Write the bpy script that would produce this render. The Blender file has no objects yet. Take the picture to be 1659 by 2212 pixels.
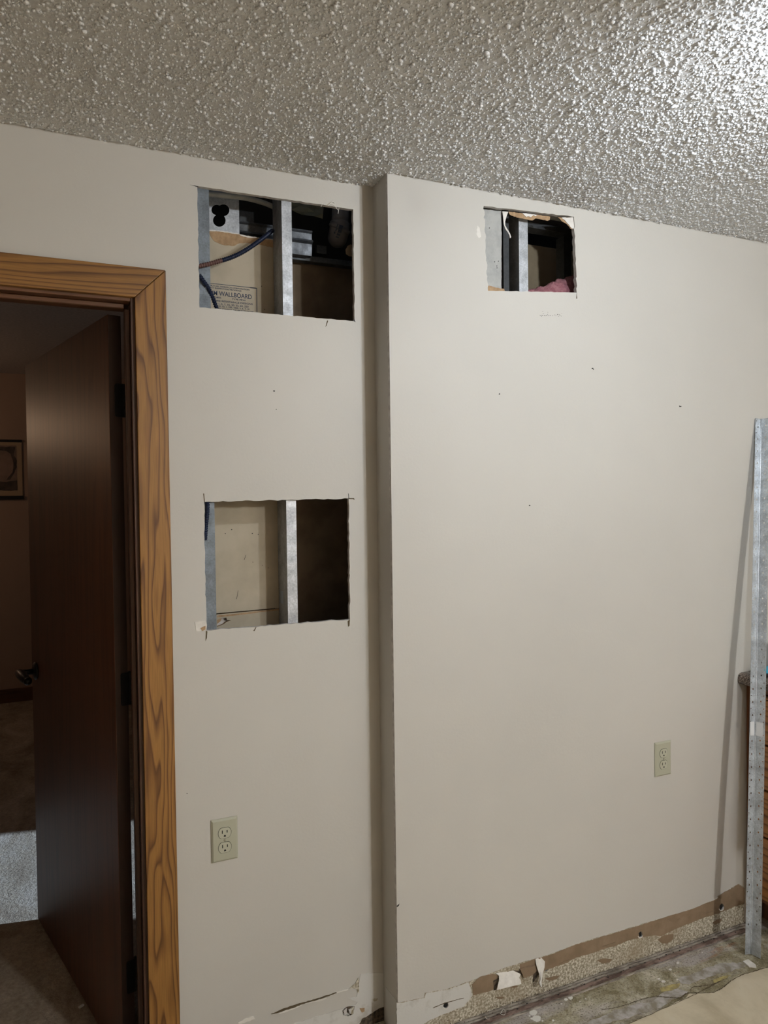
import bpy, bmesh, math, random
import numpy as np
from mathutils import Vector, Matrix
from mathutils.geometry import tessellate_polygon

random.seed(7); rng = np.random.default_rng(7)
sc = bpy.context.scene
col = sc.collection

# ------------------------------------------------------------------ camera
F_PX, YAW, PIT, ROL = 1560.35, 0.41439, -0.020751, -0.01312
CAM = Vector((-0.82862, -1.83135, 1.54495))
W, H = 1659.0, 2212.0
fw = Vector((math.sin(YAW)*math.cos(PIT), math.cos(YAW)*math.cos(PIT), math.sin(PIT)))
r0 = Vector((math.cos(YAW), -math.sin(YAW), 0.0)); u0 = r0.cross(fw)
rt = r0*math.cos(ROL) + u0*math.sin(ROL); up = u0*math.cos(ROL) - r0*math.sin(ROL)
cd = bpy.data.cameras.new('camera'); cam = bpy.data.objects.new('camera', cd); col.objects.link(cam)
cam.matrix_world = Matrix(((rt.x, up.x, -fw.x, CAM.x), (rt.y, up.y, -fw.y, CAM.y), (rt.z, up.z, -fw.z, CAM.z), (0, 0, 0, 1)))
cd.sensor_fit = 'VERTICAL'; cd.sensor_height = 36.0; cd.lens = F_PX*36.0/H; cd.clip_start = 0.02
sc.camera = cam
def at(px, py, ax, val):
    """the point of the plane (axis ax = val) that the photograph shows at a pixel"""
    d = fw + rt*((px-W/2)/F_PX) - up*((py-H/2)/F_PX)
    return CAM + d*((val-CAM[ax])/d[ax])

# ------------------------------------------------------------------ world, sun, exposure
w = bpy.data.worlds.new('world'); sc.world = w; w.use_nodes = True
w.node_tree.nodes['Background'].inputs[0].default_value = (0.60, 0.70, 0.85, 1)
w.node_tree.nodes['Background'].inputs[1].default_value = 0.6
sd = bpy.data.lights.new('sun', 'SUN'); sun = bpy.data.objects.new('sun', sd); col.objects.link(sun)
sd.energy = 4.4; sd.angle = 0.02; sd.color = (0.60, 0.77, 1.0)
sun.rotation_euler = Vector((-1.0, 0.20, -0.62)).to_track_quat('-Z', 'Y').to_euler()
sun.location = (6, -1, 5)
sc.view_settings.view_transform = 'Standard'; sc.view_settings.look = 'None'
sc.view_settings.exposure = 0.0; sc.view_settings.gamma = 1.0
sc.view_settings.use_curve_mapping = False
LAMP_FAR, LAMP_HALL = 570.0, 115.0
ld = bpy.data.lights.new('work_lamp_light', 'SPOT'); lo = bpy.data.objects.new('work_lamp_light', ld); col.objects.link(lo)
ld.energy = 32.5; ld.color = (0.93, 1.0, 1.08); ld.spot_size = math.radians(170); ld.spot_blend = 1.0; ld.shadow_soft_size = .028
LAMP_AIM = Vector((.36, 1.15, -.70)).normalized(); LAMP_POS = Vector((.48, -1.17, 2.315))
lo.rotation_euler = LAMP_AIM.to_track_quat('-Z', 'Y').to_euler(); lo.location = LAMP_POS

# ------------------------------------------------------------------ materials
MATS = {}
def mat(name, base, rough=0.6, metal=0.0, **k):
    if name in MATS: return MATS[name]
    m = bpy.data.materials.new(name); m.use_nodes = True
    b = m.node_tree.nodes['Principled BSDF']
    b.inputs['Base Color'].default_value = (*base, 1); b.inputs['Roughness'].default_value = rough
    b.inputs['Metallic'].default_value = metal
    if 'spec' in k: b.inputs['Specular IOR Level'].default_value = k['spec']
    if 'trans' in k: b.inputs['Transmission Weight'].default_value = k['trans']
    if 'alpha' in k: b.inputs['Alpha'].default_value = k['alpha']
    if 'coat' in k: b.inputs['Coat Weight'].default_value = k['coat']; b.inputs['Coat Roughness'].default_value = 0.15
    if 'emit' in k:
        b.inputs['Emission Color'].default_value = (*k.get('ecol', base), 1); b.inputs['Emission Strength'].default_value = k['emit']
    MATS[name] = m
    return m
def nt(m): return m.node_tree.nodes, m.node_tree.links, m.node_tree.nodes['Principled BSDF']
def coords(m, scale=(1, 1, 1), loc=(0, 0, 0)):
    N, L, _ = nt(m)
    tc = N.new('ShaderNodeTexCoord'); mp = N.new('ShaderNodeMapping')
    mp.inputs['Scale'].default_value = scale; mp.inputs['Location'].default_value = loc
    L.new(tc.outputs['Object'], mp.inputs['Vector']); return mp.outputs['Vector']
def noise(m, vec, scale, detail=3, rough=0.5, dist=0.0):
    N, L, _ = nt(m); n = N.new('ShaderNodeTexNoise')
    n.inputs['Scale'].default_value = scale; n.inputs['Detail'].default_value = detail
    n.inputs['Roughness'].default_value = rough; n.inputs['Distortion'].default_value = dist
    L.new(vec, n.inputs['Vector']); return n.outputs['Fac']
def ramp(m, fac, stops):
    N, L, _ = nt(m); r = N.new('ShaderNodeValToRGB')
    while len(r.color_ramp.elements) > len(stops): r.color_ramp.elements.remove(r.color_ramp.elements[-1])
    while len(r.color_ramp.elements) < len(stops): r.color_ramp.elements.new(1.0)
    for e, (p, c) in zip(r.color_ramp.elements, stops):
        e.position = p; e.color = (*c, 1) if len(c) == 3 else c
    L.new(fac, r.inputs['Fac']); return r.outputs['Color']
def mix(m, fac, a, b, mode='MIX'):
    N, L, _ = nt(m); x = N.new('ShaderNodeMix'); x.data_type = 'RGBA'; x.blend_type = mode
    for s, v in ((x.inputs['Factor'], fac), (x.inputs['A'], a), (x.inputs['B'], b)):
        if hasattr(v, 'links'): L.new(v, s)
        elif isinstance(v, (int, float)): s.default_value = v
        else: s.default_value = (*v, 1)
    return x.outputs['Result']
def bump(m, h, strength, dist=0.002):
    N, L, b = nt(m); n = N.new('ShaderNodeBump'); n.inputs['Strength'].default_value = strength
    n.inputs['Distance'].default_value = dist; L.new(h, n.inputs['Height'])
    prev = b.inputs['Normal'].links
    if prev: L.new(prev[0].from_socket, n.inputs['Normal'])
    L.new(n.outputs['Normal'], b.inputs['Normal'])
def setc(m, c): nt(m)[1].new(c, nt(m)[2].inputs['Base Color'])
def g3(v): return (v, v, v)

def two_tone(name, a, b, scale, lo=.4, hi=.6, rough=.7, bstr=0, bscale=None, detail=4, vec=(1, 1, 1), bd=.001, **k):
    if name in MATS: return MATS[name]
    m = mat(name, a, rough, **k); v = coords(m, vec)
    setc(m, ramp(m, noise(m, v, scale, detail, .6), [(lo, a), (hi, b)]))
    if bstr: bump(m, noise(m, v, bscale or scale, 3), bstr, bd)
    return m

def paint(name, c):
    m = mat(name, c, 0.55, spec=.35); v = coords(m)
    d = tuple(x*.94 for x in c)
    setc(m, ramp(m, noise(m, v, 1.7, 3), [(.35, c), (.7, d)]))
    bump(m, noise(m, v, 130, 2, .5), .16, .0015); bump(m, noise(m, v, 22, 2, .5), .06, .003)
    return m
M_WALL = paint('wall_paint', (.575, .563, .530))
M_FARWALL = paint('far_wall_paint', (.40, .29, .20))
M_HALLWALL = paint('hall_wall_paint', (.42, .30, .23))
M_GYP = two_tone('gypsum', (.50, .48, .47), (.68, .66, .64), 60, rough=.9, bstr=.6, bscale=220)
M_PRIMER = two_tone('white_primer', (.62, .62, .60), (.40, .38, .34), 14, .52, .75, rough=.8, bstr=.35, bscale=160)
M_BARE = mat('bare_texture', (.4, .38, .32), .9)
_v = coords(M_BARE)
_c = ramp(M_BARE, noise(M_BARE, _v, 150, 3, .6), [(.38, (.25, .215, .15)), (.50, (.42, .385, .30)), (.62, (.70, .67, .58))])
_c = mix(M_BARE, ramp(M_BARE, noise(M_BARE, _v, 9, 3), [(.45, g3(0)), (.8, g3(.8))]), _c, (.30, .24, .16))
setc(M_BARE, _c); bump(M_BARE, noise(M_BARE, _v, 150, 3), .7, .002)
M_BROWN = two_tone('brown_paper', (.215, .152, .094), (.29, .212, .140), 18, .35, .7, rough=.9, bstr=.25, bscale=90)
M_TAN = two_tone('tan_paper', (.44, .30, .175), (.33, .215, .12), 60, rough=.9, bstr=.3, bscale=150)
M_BOARD = two_tone('board_paper', (.47, .42, .33), (.40, .355, .275), 7, rough=.85, bstr=.08, bscale=60)
M_GREYBOARD = two_tone('grey_board', (.42, .43, .42), (.30, .31, .31), 30, .4, .75, rough=.85, bstr=.2, bscale=120)
M_KRAFT = two_tone('shaded_kraft', (.20, .155, .11), (.15, .115, .08), 9, rough=.9)  # brown paper darkened to stand in for shade in the deep bay
M_KRAFT2 = two_tone('tan_kraft', (.33, .265, .17), (.26, .205, .13), 9, rough=.9)
M_CHASE = mat('shaded_chase_board', (.030, .027, .025), .95)  # near-black colour stands in for the darkness inside the chase
M_INK = mat('ink', (.055, .075, .12), .8)
M_DARK = mat('pit_shade', (.010, .010, .010), .9)
M_NAIL = mat('nail_dark', (.02, .018, .016), .6)
M_PENCIL = mat('pencil', (.06, .06, .06), .8)
M_WHITEPAPER = two_tone('white_paper', (.78, .76, .72), (.66, .64, .60), 30, rough=.85, bstr=.3, bscale=60)

def steel(name, c, rough, metal=.75):
    if name in MATS: return MATS[name]
    m = mat(name, c, rough, metal); v = coords(m)
    N, L, b = nt(m); vo = N.new('ShaderNodeTexVoronoi'); vo.inputs['Scale'].default_value = 260; L.new(v, vo.inputs['Vector'])
    sp = ramp(m, vo.outputs['Color'], [(.0, tuple(x*.78 for x in c)), (1., tuple(min(1, x*1.12) for x in c))])
    no = ramp(m, noise(m, v, 30, 4), [(.35, g3(.72)), (.65, g3(1))])
    setc(m, mix(m, 1.0, sp, no, 'MULTIPLY'))
    rr = ramp(m, noise(m, v, 50, 3), [(.3, g3(rough-.1)), (.7, g3(rough+.12))]); L.new(rr, b.inputs['Roughness'])
    bump(m, noise(m, v, 320, 2), .12, .0006)
    return m
M_STEEL = steel('galvanised_steel', (.50, .53, .57), .48, .55)
M_BEAD = steel('galvanised_bead', (.66, .72, .78), .40, .55)
M_STEELSHADE = steel('shaded_galvanised', (.20, .235, .275), .55, .5)  # darker steel stands in for the weaker light on the doorway-side stud
M_STEELBLK = steel('shaded_steel', (.055, .060, .066), .6, .4)  # near-black colour puts recessed framing in shade where the lamp reaches it
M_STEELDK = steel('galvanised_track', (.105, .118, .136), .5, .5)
M_BLUE = mat('blue_armour', (.007, .015, .046), .32, .3)
M_RED = mat('red_armour', (.12, .062, .056), .5, .1)
M_PVC = two_tone('grey_pvc', (.23, .225, .235), (.19, .185, .195), 12, rough=.4)
M_CONDUIT = two_tone('grey_conduit', (.52, .53, .52), (.42, .43, .43), 25, rough=.6, bstr=.2, bscale=80)
M_FILM = mat('plastic_film', (.34, .36, .30), .25, alpha=.6)
M_PINK = two_tone('pink_fibre', (.36, .165, .185), (.26, .10, .12), 60, rough=1., bstr=.9, bscale=170, bd=.004)
M_BLACK = mat('oil_bronze', (.012, .012, .013), .38, .3)
M_ALMOND = mat('almond_plastic', (.435, .440, .345), .38)
M_ALMOND2 = mat('almond_face', (.475, .480, .385), .35)
M_SLOT = mat('slot', (.008, .008, .008), .7)
M_SCREW = mat('screw', (.42, .40, .31), .4, .3)

def oak(name, axis, light, dark, freq=60., wob=5.0, rough=.42, stretch=.10, fine=.5, across=0, nscale=9.):
    """flat-sawn grain: growth lines across the board, bent by a long stretched noise into arches"""
    if name in MATS: return MATS[name]
    s = [1., 1., 1.]; s[axis] = stretch
    m = mat(name, light, rough); N, L, b = nt(m); v = coords(m, tuple(s), (3.1, 1.7, .4))
    sp = N.new('ShaderNodeSeparateXYZ'); L.new(v, sp.inputs[0])
    def mth(op, a, c):
        x = N.new('ShaderNodeMath'); x.operation = op
        for i, k in enumerate((a, c)):
            if hasattr(k, 'links'): L.new(k, x.inputs[i])
            else: x.inputs[i].default_value = k
        return x.outputs[0]
    n1 = noise(m, v, nscale, 2, .45); ph = mth('ADD', mth('MULTIPLY', sp.outputs[across], freq), mth('MULTIPLY', n1, wob*2))
    fr = mth('FRACT', ph, 0.)
    mid = tuple((a*.6+c*.4) for a, c in zip(light, dark))
    c1 = ramp(m, fr, [(.0, light), (.42, tuple(x*1.06 for x in light)), (.70, mid), (.88, dark), (1., light)])
    s2 = [1., 1., 1.]; s2[axis] = .03
    v2 = coords(m, tuple(s2)); f = noise(m, v2, 420, 3, .6)
    c2 = mix(m, fine, c1, ramp(m, f, [(.35, g3(.60)), (.6, g3(1.05))]), 'MULTIPLY')
    c3 = mix(m, .55, c2, ramp(m, noise(m, v, 14, 3), [(.3, g3(.70)), (.7, g3(1.08))]), 'MULTIPLY')
    setc(m, c3); bump(m, f, .08, .0006)
    return m
OL, OD = (.330, .160, .040), (.120, .045, .011)
M_OAKZ = oak('oak_vertical', 2, OL, OD, 52., 5.6, nscale=13., stretch=.115)
M_OAKX = oak('oak_horizontal', 0, tuple(x*.92 for x in OL), OD, 80., 3.2, across=2, nscale=11.)
M_JAMBZ = oak('jamb_vertical', 2, (.095, .044, .026), (.055, .024, .014), 60., 2.)
M_JAMBX = oak('jamb_horizontal', 0, (.16, .072, .034), (.085, .036, .016), 60., 2., across=1)
M_DOOR = oak('door_veneer', 2, (.115, .044, .019), (.085, .030, .013), 14., 3., .44, .06, .35, across=1)
M_CABY = oak('cabinet_oak', 1, (.40, .17, .050), (.15, .052, .014), 40., 3.5, .35, .12, across=2)
M_CABZ = oak('cabinet_stile', 2, (.24, .095, .034), (.12, .045, .016), 40., 3., .38, .12, across=1)

M_CEIL = two_tone('ceiling_paint', (.78, .785, .79), (.68, .68, .685), 90, rough=.95, bstr=.5, bscale=190, bd=.003, spec=.15)
M_POP = mat('popcorn', (.76, .77, .78), .95, spec=.1)
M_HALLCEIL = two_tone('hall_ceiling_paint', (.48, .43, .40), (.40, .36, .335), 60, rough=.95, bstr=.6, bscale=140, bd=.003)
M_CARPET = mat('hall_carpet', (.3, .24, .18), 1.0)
_v = coords(M_CARPET, (1, .55, 1)); _v2 = coords(M_CARPET)
_c = ramp(M_CARPET, noise(M_CARPET, _v, 4.5, 5, .65, .6), [(.32, (.27, .21, .155)), (.5, (.44, .37, .285)), (.68, (.60, .53, .45))])
_c = mix(M_CARPET, .6, _c, ramp(M_CARPET, noise(M_CARPET, _v2, 85, 3, .7), [(.3, g3(.5)), (.7, g3(1.2))]), 'MULTIPLY')
setc(M_CARPET, _c); bump(M_CARPET, noise(M_CARPET, _v2, 70, 4, .7), 1.0, .012)

# bare slab: dirty strip of old glue by the wall, greyer further out
M_SLAB = mat('stained_slab', (.3, .27, .2), .85)
_v = coords(M_SLAB); _vs = coords(M_SLAB, (.5, 1.6, 1))
_c = ramp(M_SLAB, noise(M_SLAB, _v, 11, 6, .7, .5), [(.30, (.135, .115, .060)), (.44, (.24, .21, .125)), (.55, (.38, .35, .25)), (.68, (.58, .55, .45))])
_c = mix(M_SLAB, ramp(M_SLAB, noise(M_SLAB, _vs, 5.5, 4, .6), [(.50, g3(0)), (.62, g3(.75))]), _c, (.45, .42, .425))
_c = mix(M_SLAB, ramp(M_SLAB, noise(M_SLAB, _vs, 8, 5, .7), [(.60, g3(0)), (.68, g3(.7))]), _c, (.38, .20, .11))
_c = mix(M_SLAB, ramp(M_SLAB, noise(M_SLAB, _v, 160, 3, .7), [(.34, g3(.85)), (.48, g3(0))]), _c, (.085, .066, .040))
_c = mix(M_SLAB, ramp(M_SLAB, noise(M_SLAB, _v, 70, 4, .75), [(.56, g3(0)), (.66, g3(.6))]), _c, (.56, .52, .42))
setc(M_SLAB, _c); bump(M_SLAB, noise(M_SLAB, _v, 90, 5, .7), .5, .002)
M_COAT = mat('levelling_coat', (.55, .48, .34), .85)
_v = coords(M_COAT)
_c = ramp(M_COAT, noise(M_COAT, _v, 7, 6, .65, .4), [(.30, (.47, .41, .29)), (.55, (.63, .565, .425)), (.75, (.68, .63, .50))])
_c = mix(M_COAT, ramp(M_COAT, noise(M_COAT, _v, 45, 4, .7), [(.66, g3(0)), (.74, g3(.6))]), _c, (.25, .19, .11))
setc(M_COAT, _c); bump(M_COAT, noise(M_COAT, _v, 60, 4, .7), .25, .002)
M_GREYGLUE = two_tone('grey_residue', (.50, .48, .475), (.27, .245, .19), 26, .38, .62, rough=.85, bstr=.4, bscale=110)
M_YELLOW = two_tone('yellow_residue', (.50, .42, .17), (.32, .27, .13), 60, rough=.85, bstr=.3, bscale=110)
M_CRACK = mat('crack_dirt', (.10, .075, .04), .95)
M_STRIPRED = two_tone('tack_wood', (.27, .195, .165), (.10, .065, .052), 70, rough=.85, bstr=.5, bscale=160, vec=(.25, 1, 1))
M_STRIPGREY = two_tone('tack_glue', (.40, .36, .31), (.18, .155, .13), 60, rough=.85, bstr=.5, bscale=150, vec=(.3, 1, 1))
M_DIRT = two_tone('black_dirt', (.03, .024, .018), (.12, .09, .06), 90, rough=1.)
M_PAINTDROP = mat('white_drops', (.74, .74, .70), .55)
M_GRANITE = mat('granite', (.2, .16, .13), .22)
_v = coords(M_GRANITE)
_c = ramp(M_GRANITE, noise(M_GRANITE, _v, 210, 3, .75), [(.36, (.018, .014, .012)), (.48, (.13, .095, .075)), (.58, (.25, .20, .165)), (.70, (.40, .34, .29))])
setc(M_GRANITE, _c)
M_CYAN = mat('cyan_plastic', (.045, .36, .52), .4)
M_TOOLBLK = mat('black_rubber', (.012, .012, .014), .55)
M_LENS = mat('lamp_lens', (.9, .9, .9), .3, emit=6., ecol=(.96, 1, 1.))
M_BULB2 = mat('bulb_far', (1, 1, 1), .3, emit=LAMP_FAR, ecol=(1, .995, .96))
M_BULB3 = mat('bulb_hall', (1, 1, 1), .3, emit=LAMP_HALL, ecol=(1, .66, .42))
M_PORC = mat('porcelain', (.75, .74, .71), .3)
M_FRAMEBLK = mat('frame_black', (.012, .010, .010), .4)
M_MATBOARD = mat('mat_board', (.44, .33, .22), .85)
M_PRINT = two_tone('print_sky', (.30, .21, .17), (.22, .16, .13), 9, rough=.8)
M_PRINTDK = two_tone('print_dark', (.05, .04, .035), (.10, .075, .06), 14, rough=.8)

# ------------------------------------------------------------------ geometry helpers
def wloc(o):
    p = Vector(o.location)
    while o.parent: o = o.parent; p += Vector(o.location)
    return p
def mk(name, verts, faces, mats, parent=None, smooth=False, fm=None, origin=None):
    vs = [Vector(v) for v in verts]
    if parent is not None: base = wloc(parent)
    if origin is None:
        lo = Vector([min(v[i] for v in vs) for i in range(3)]); hi = Vector([max(v[i] for v in vs) for i in range(3)])
        origin = Vector(((lo.x+hi.x)/2, (lo.y+hi.y)/2, lo.z))
    origin = Vector(origin)
    me = bpy.data.meshes.new(name); me.from_pydata([tuple(v-origin) for v in vs], [], faces)
    mats = mats if isinstance(mats, (list, tuple)) else [mats]
    for m in mats: me.materials.append(m)
    if fm: me.polygons.foreach_set('material_index', fm)
    if smooth: me.polygons.foreach_set('use_smooth', [True]*len(me.polygons))
    me.update()
    o = bpy.data.objects.new(name, me); col.objects.link(o)
    if parent is not None: o.parent = parent; o.location = origin-base
    else: o.location = origin
    return o
def fixn(o):
    bm = bmesh.new(); bm.from_mesh(o.data); bmesh.ops.recalc_face_normals(bm, faces=bm.faces); bm.to_mesh(o.data); bm.free(); return o
def bevel(o, wd, seg=2):
    bm = bmesh.new(); bm.from_mesh(o.data)
    bmesh.ops.bevel(bm, geom=list(bm.edges), offset=wd, segments=seg, affect='EDGES', profile=.5)
    bm.to_mesh(o.data); bm.free(); return o
def tag(o, label, cat=None, group=None, kind=None):
    o['label'] = label
    if cat: o['category'] = cat
    if group: o['group'] = group
    if kind: o['kind'] = kind
    return o
def empty(name, loc):
    o = bpy.data.objects.new(name, None); col.objects.link(o); o.location = loc; o.empty_display_size = .05; return o
def box(name, x0, x1, y0, y1, z0, z1, m, parent=None, bev=0, seg=2):
    v = [(x, y, z) for z in (z0, z1) for y in (y0, y1) for x in (x0, x1)]
    f = [(0, 2, 3, 1), (4, 5, 7, 6), (0, 1, 5, 4), (2, 6, 7, 3), (0, 4, 6, 2), (1, 3, 7, 5)]
    o = mk(name, v, f, m, parent)
    return bevel(o, bev, seg) if bev else o
def obox(name, o0, ux, uy, uz, m, parent=None, bev=0):
    o0, ux, uy, uz = map(Vector, (o0, ux, uy, uz))
    v = [o0+ux*a+uy*b+uz*c for c in (0, 1) for b in (0, 1) for a in (0, 1)]
    f = [(0, 2, 3, 1), (4, 5, 7, 6), (0, 1, 5, 4), (2, 6, 7, 3), (0, 4, 6, 2), (1, 3, 7, 5)]
    o = fixn(mk(name, v, f, m, parent)); return bevel(o, bev) if bev else o
def plate(name, loops, thick, mats, parent=None):
    """flat sheet from 3-D loops (outer first, then holes), pushed back by the vector thick; mats = face, cut edge"""
    thick = Vector(thick); loops = [[Vector(p) for p in l] for l in loops]
    flat = [p for l in loops for p in l]; n = len(flat)
    tris = [tuple(t) for t in tessellate_polygon(loops)]
    nrm = Vector((0, 0, 0))
    for a, b, c in tris: nrm += (flat[b]-flat[a]).cross(flat[c]-flat[a])
    area = 0
    good = []
    for a, b, c in tris:
        k = (flat[b]-flat[a]).cross(flat[c]-flat[a])
        if k.length < 1e-12: continue
        good.append((a, b, c) if k.dot(thick) < 0 else (a, c, b))
    faces = list(good); fm = [0]*len(good)
    faces += [(a+n, c+n, b+n) for a, b, c in good]; fm += [0]*len(good)
    i0 = 0; e = 1 if isinstance(mats, (list, tuple)) and len(mats) > 1 else 0
    for l in loops:
        k = len(l)
        for i in range(k):
            a, b = i0+i, i0+(i+1) % k
            faces.append((a, b, b+n, a+n)); fm.append(e)
        i0 += k
    o = mk(name, flat+[p+thick for p in flat], faces, mats, parent, fm=fm)
    return fixn(o)
def ragged(pts, step=.008, amp=.0012, seed=1, closed=True):
    """subdivide a loop and jitter it in its own plane so that it looks torn or hand-cut"""
    r = random.Random(seed); out = []; pts = [Vector(p) for p in pts]
    k = len(pts)
    nn = (pts[1]-pts[0]).cross(pts[2]-pts[1]).normalized() if k > 2 else Vector((0, 1, 0))
    for i in range(k if closed else k-1):
        a, b = pts[i], pts[(i+1) % k]; d = b-a; L_ = d.length
        m = max(1, int(L_/step)); s = nn.cross(d).normalized() if L_ > 1e-6 else Vector((0, 0, 0))
        for j in range(m):
            t = j/m; q = a+d*t
            if j: q = q+s*r.uniform(-amp, amp)+d.normalized()*r.uniform(-.25, .25)*L_/m
            out.append(q)
    return out
def tube(name, path, rad, m, parent=None, seg=12, cap=True, smooth=True, rings=None):
    path = [Vector(p) for p in path]; n = len(path)
    rad = rad if isinstance(rad, (list, tuple)) else [rad]*n
    v = []; f = []; prev = None
    for i, p in enumerate(path):
        t = (path[min(i+1, n-1)]-path[max(i-1, 0)]).normalized()
        if prev is None:
            a = t.cross(Vector((0, 0, 1)));
            if a.length < .1: a = t.cross(Vector((1, 0, 0)))
        else: a = prev-t*prev.dot(t)
        a.normalize(); prev = a; b = t.cross(a)
        for k in range(seg):
            th = 2*math.pi*k/seg; v.append(p+(a*math.cos(th)+b*math.sin(th))*rad[i])
    for i in range(n-1):
        for k in range(seg):
            f.append((i*seg+k, i*seg+(k+1) % seg, (i+1)*seg+(k+1) % seg, (i+1)*seg+k))
    if cap: f.append(tuple(range(seg))[::-1]); f.append(tuple((n-1)*seg+k for k in range(seg)))
    return fixn(mk(name, v, f, m, parent, smooth=smooth))
def catmull(P, n=10):
    P = [Vector(p) for p in P]; out = []
    for i in range(len(P)-1):
        p0, p1, p2, p3 = P[max(i-1, 0)], P[i], P[i+1], P[min(i+2, len(P)-1)]
        for j in range(n):
            t = j/n
            out.append(.5*((2*p1)+(p2-p0)*t+(2*p0-5*p1+4*p2-p3)*t*t+(3*p1-p0-3*p2+p3)*t**3))
    out.append(P[-1]); return out
def extrude_z(name, prof, z0, z1, m, parent=None):
    """closed (x, y) profile raised from z0 to z1"""
    n = len(prof); loop0 = [Vector((x, y, z1)) for x, y in prof]
    return plate(name, [loop0], (0, 0, z0-z1), m, parent)
def lathe(name, prof, centre, axis, m, parent=None, seg=24):
    """(radius, height) profile turned round axis"""
    axis = Vector(axis).normalized(); a = axis.cross(Vector((0, 0, 1)))
    if a.length < .1: a = axis.cross(Vector((1, 0, 0)))
    a.normalize(); b = axis.cross(a); c = Vector(centre); v = []; f = []
    for r_, h in prof:
        for k in range(seg):
            th = 2*math.pi*k/seg; v.append(c+axis*h+(a*math.cos(th)+b*math.sin(th))*r_)
    for i in range(len(prof)-1):
        for k in range(seg): f.append((i*seg+k, i*seg+(k+1) % seg, (i+1)*seg+(k+1) % seg, (i+1)*seg+k))
    f.append(tuple(range(seg))); f.append(tuple((len(prof)-1)*seg+k for k in range(seg)))
    return fixn(mk(name, v, f, m, parent, smooth=True))
def struct(o, label): return tag(o, label, kind='structure')

YL, T, HC = .1019, .0127, 2.44              # plane of the door wall, board thickness, ceiling height
XE, YB, XW = 1.99, -5.2, -2.6               # end wall, wall behind the camera, far side wall
HALL_Y, HALL_C = 4.41, 2.53
L = lambda px, py, off=0.: at(px, py, 1, YL-off)
R = lambda px, py, off=0.: at(px, py, 1, -off)
G = lambda px, py, z=0.: at(px, py, 2, z)

# ------------------------------------------------------------------ shell: floor, ceiling
floor = struct(box('floor', XW, XE, YB, .13, -.10, 0, M_SLAB), 'bare concrete slab floor with old glue stains along the wall')
hfl = struct(box('hall_floor', -4.2, 1.3, .13, 4.6, -.10, 0, M_CARPET), 'worn brown carpet floor of the dark room beyond the door')
ceil = struct(box('ceiling', XW, XE, YB, YL+.0128, HC, HC+.07, M_CEIL), 'white popcorn textured ceiling over the room')
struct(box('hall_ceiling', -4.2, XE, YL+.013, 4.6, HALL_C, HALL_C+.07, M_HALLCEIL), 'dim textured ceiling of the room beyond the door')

# popcorn: tens of thousands of small plaster crumbs
def popcorn():
    ph = (1+5**.5)/2
    iv = np.array([(-1, ph, 0), (1, ph, 0), (-1, -ph, 0), (1, -ph, 0), (0, -1, ph), (0, 1, ph), (0, -1, -ph), (0, 1, -ph), (ph, 0, -1), (ph, 0, 1), (-ph, 0, -1), (-ph, 0, 1)])/np.hypot(1, ph)
    it = np.array([(0, 11, 5), (0, 5, 1), (0, 1, 7), (0, 7, 10), (0, 10, 11), (1, 5, 9), (5, 11, 4), (11, 10, 2), (10, 7, 6), (7, 1, 8), (3, 9, 4), (3, 4, 2), (3, 2, 6), (3, 6, 8), (3, 8, 9), (4, 9, 5), (2, 4, 11), (6, 2, 10), (8, 6, 7), (9, 8, 1)])
    n = 112000
    x = rng.uniform(-1.50, 1.985, n); y = rng.uniform(-1.30, YL, n)
    keep = ~((x > -.001) & (y > -.001)); x, y = x[keep], y[keep]; n = len(x)
    r = np.clip(rng.lognormal(math.log(.0023), .36, n), .0011, .0050)
    sx, sy = rng.uniform(.75, 1.35, (2, n)); sz = rng.uniform(.55, 1.05, n)
    ang = rng.uniform(0, 2*np.pi, n); tl = rng.uniform(0, np.pi, n)
    P = np.repeat(iv[None], n, 0)+rng.normal(0, .10, (n, 12, 3))
    c, s = np.cos(tl)[:, None], np.sin(tl)[:, None]
    P = np.stack([P[..., 0], P[..., 1]*c-P[..., 2]*s, P[..., 1]*s+P[..., 2]*c], -1)
    P *= np.stack([sx, sy, sz], -1)[:, None]*r[:, None, None]
    c, s = np.cos(ang)[:, None], np.sin(ang)[:, None]
    P = np.stack([P[..., 0]*c-P[..., 1]*s, P[..., 0]*s+P[..., 1]*c, P[..., 2]], -1)
    P += np.stack([x, y, np.full(n, HC)-r*sz*rng.uniform(.05, .75, n)], -1)[:, None]
    P[..., 1] = np.minimum(P[..., 1], YL+.004)
    base = np.array(ceil.location); V = (P.reshape(-1, 3)-base).astype(np.float32)
    Fc = (it[None]+np.arange(n)[:, None, None]*12).reshape(-1, 3).astype(np.int32)
    me = bpy.data.meshes.new('popcorn_texture'); me.vertices.add(len(V)); me.vertices.foreach_set('co', V.ravel())
    me.loops.add(Fc.size); me.loops.foreach_set('vertex_index', Fc.ravel())
    me.polygons.add(len(Fc)); me.polygons.foreach_set('loop_start', np.arange(0, Fc.size, 3, dtype=np.int32))
    me.polygons.foreach_set('use_smooth', np.ones(len(Fc), bool))
    me.update(); me.validate(); me.materials.append(M_POP)
    o = bpy.data.objects.new('popcorn_texture', me); col.objects.link(o); o.parent = ceil; o['kind'] = 'stuff'
popcorn()

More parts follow.
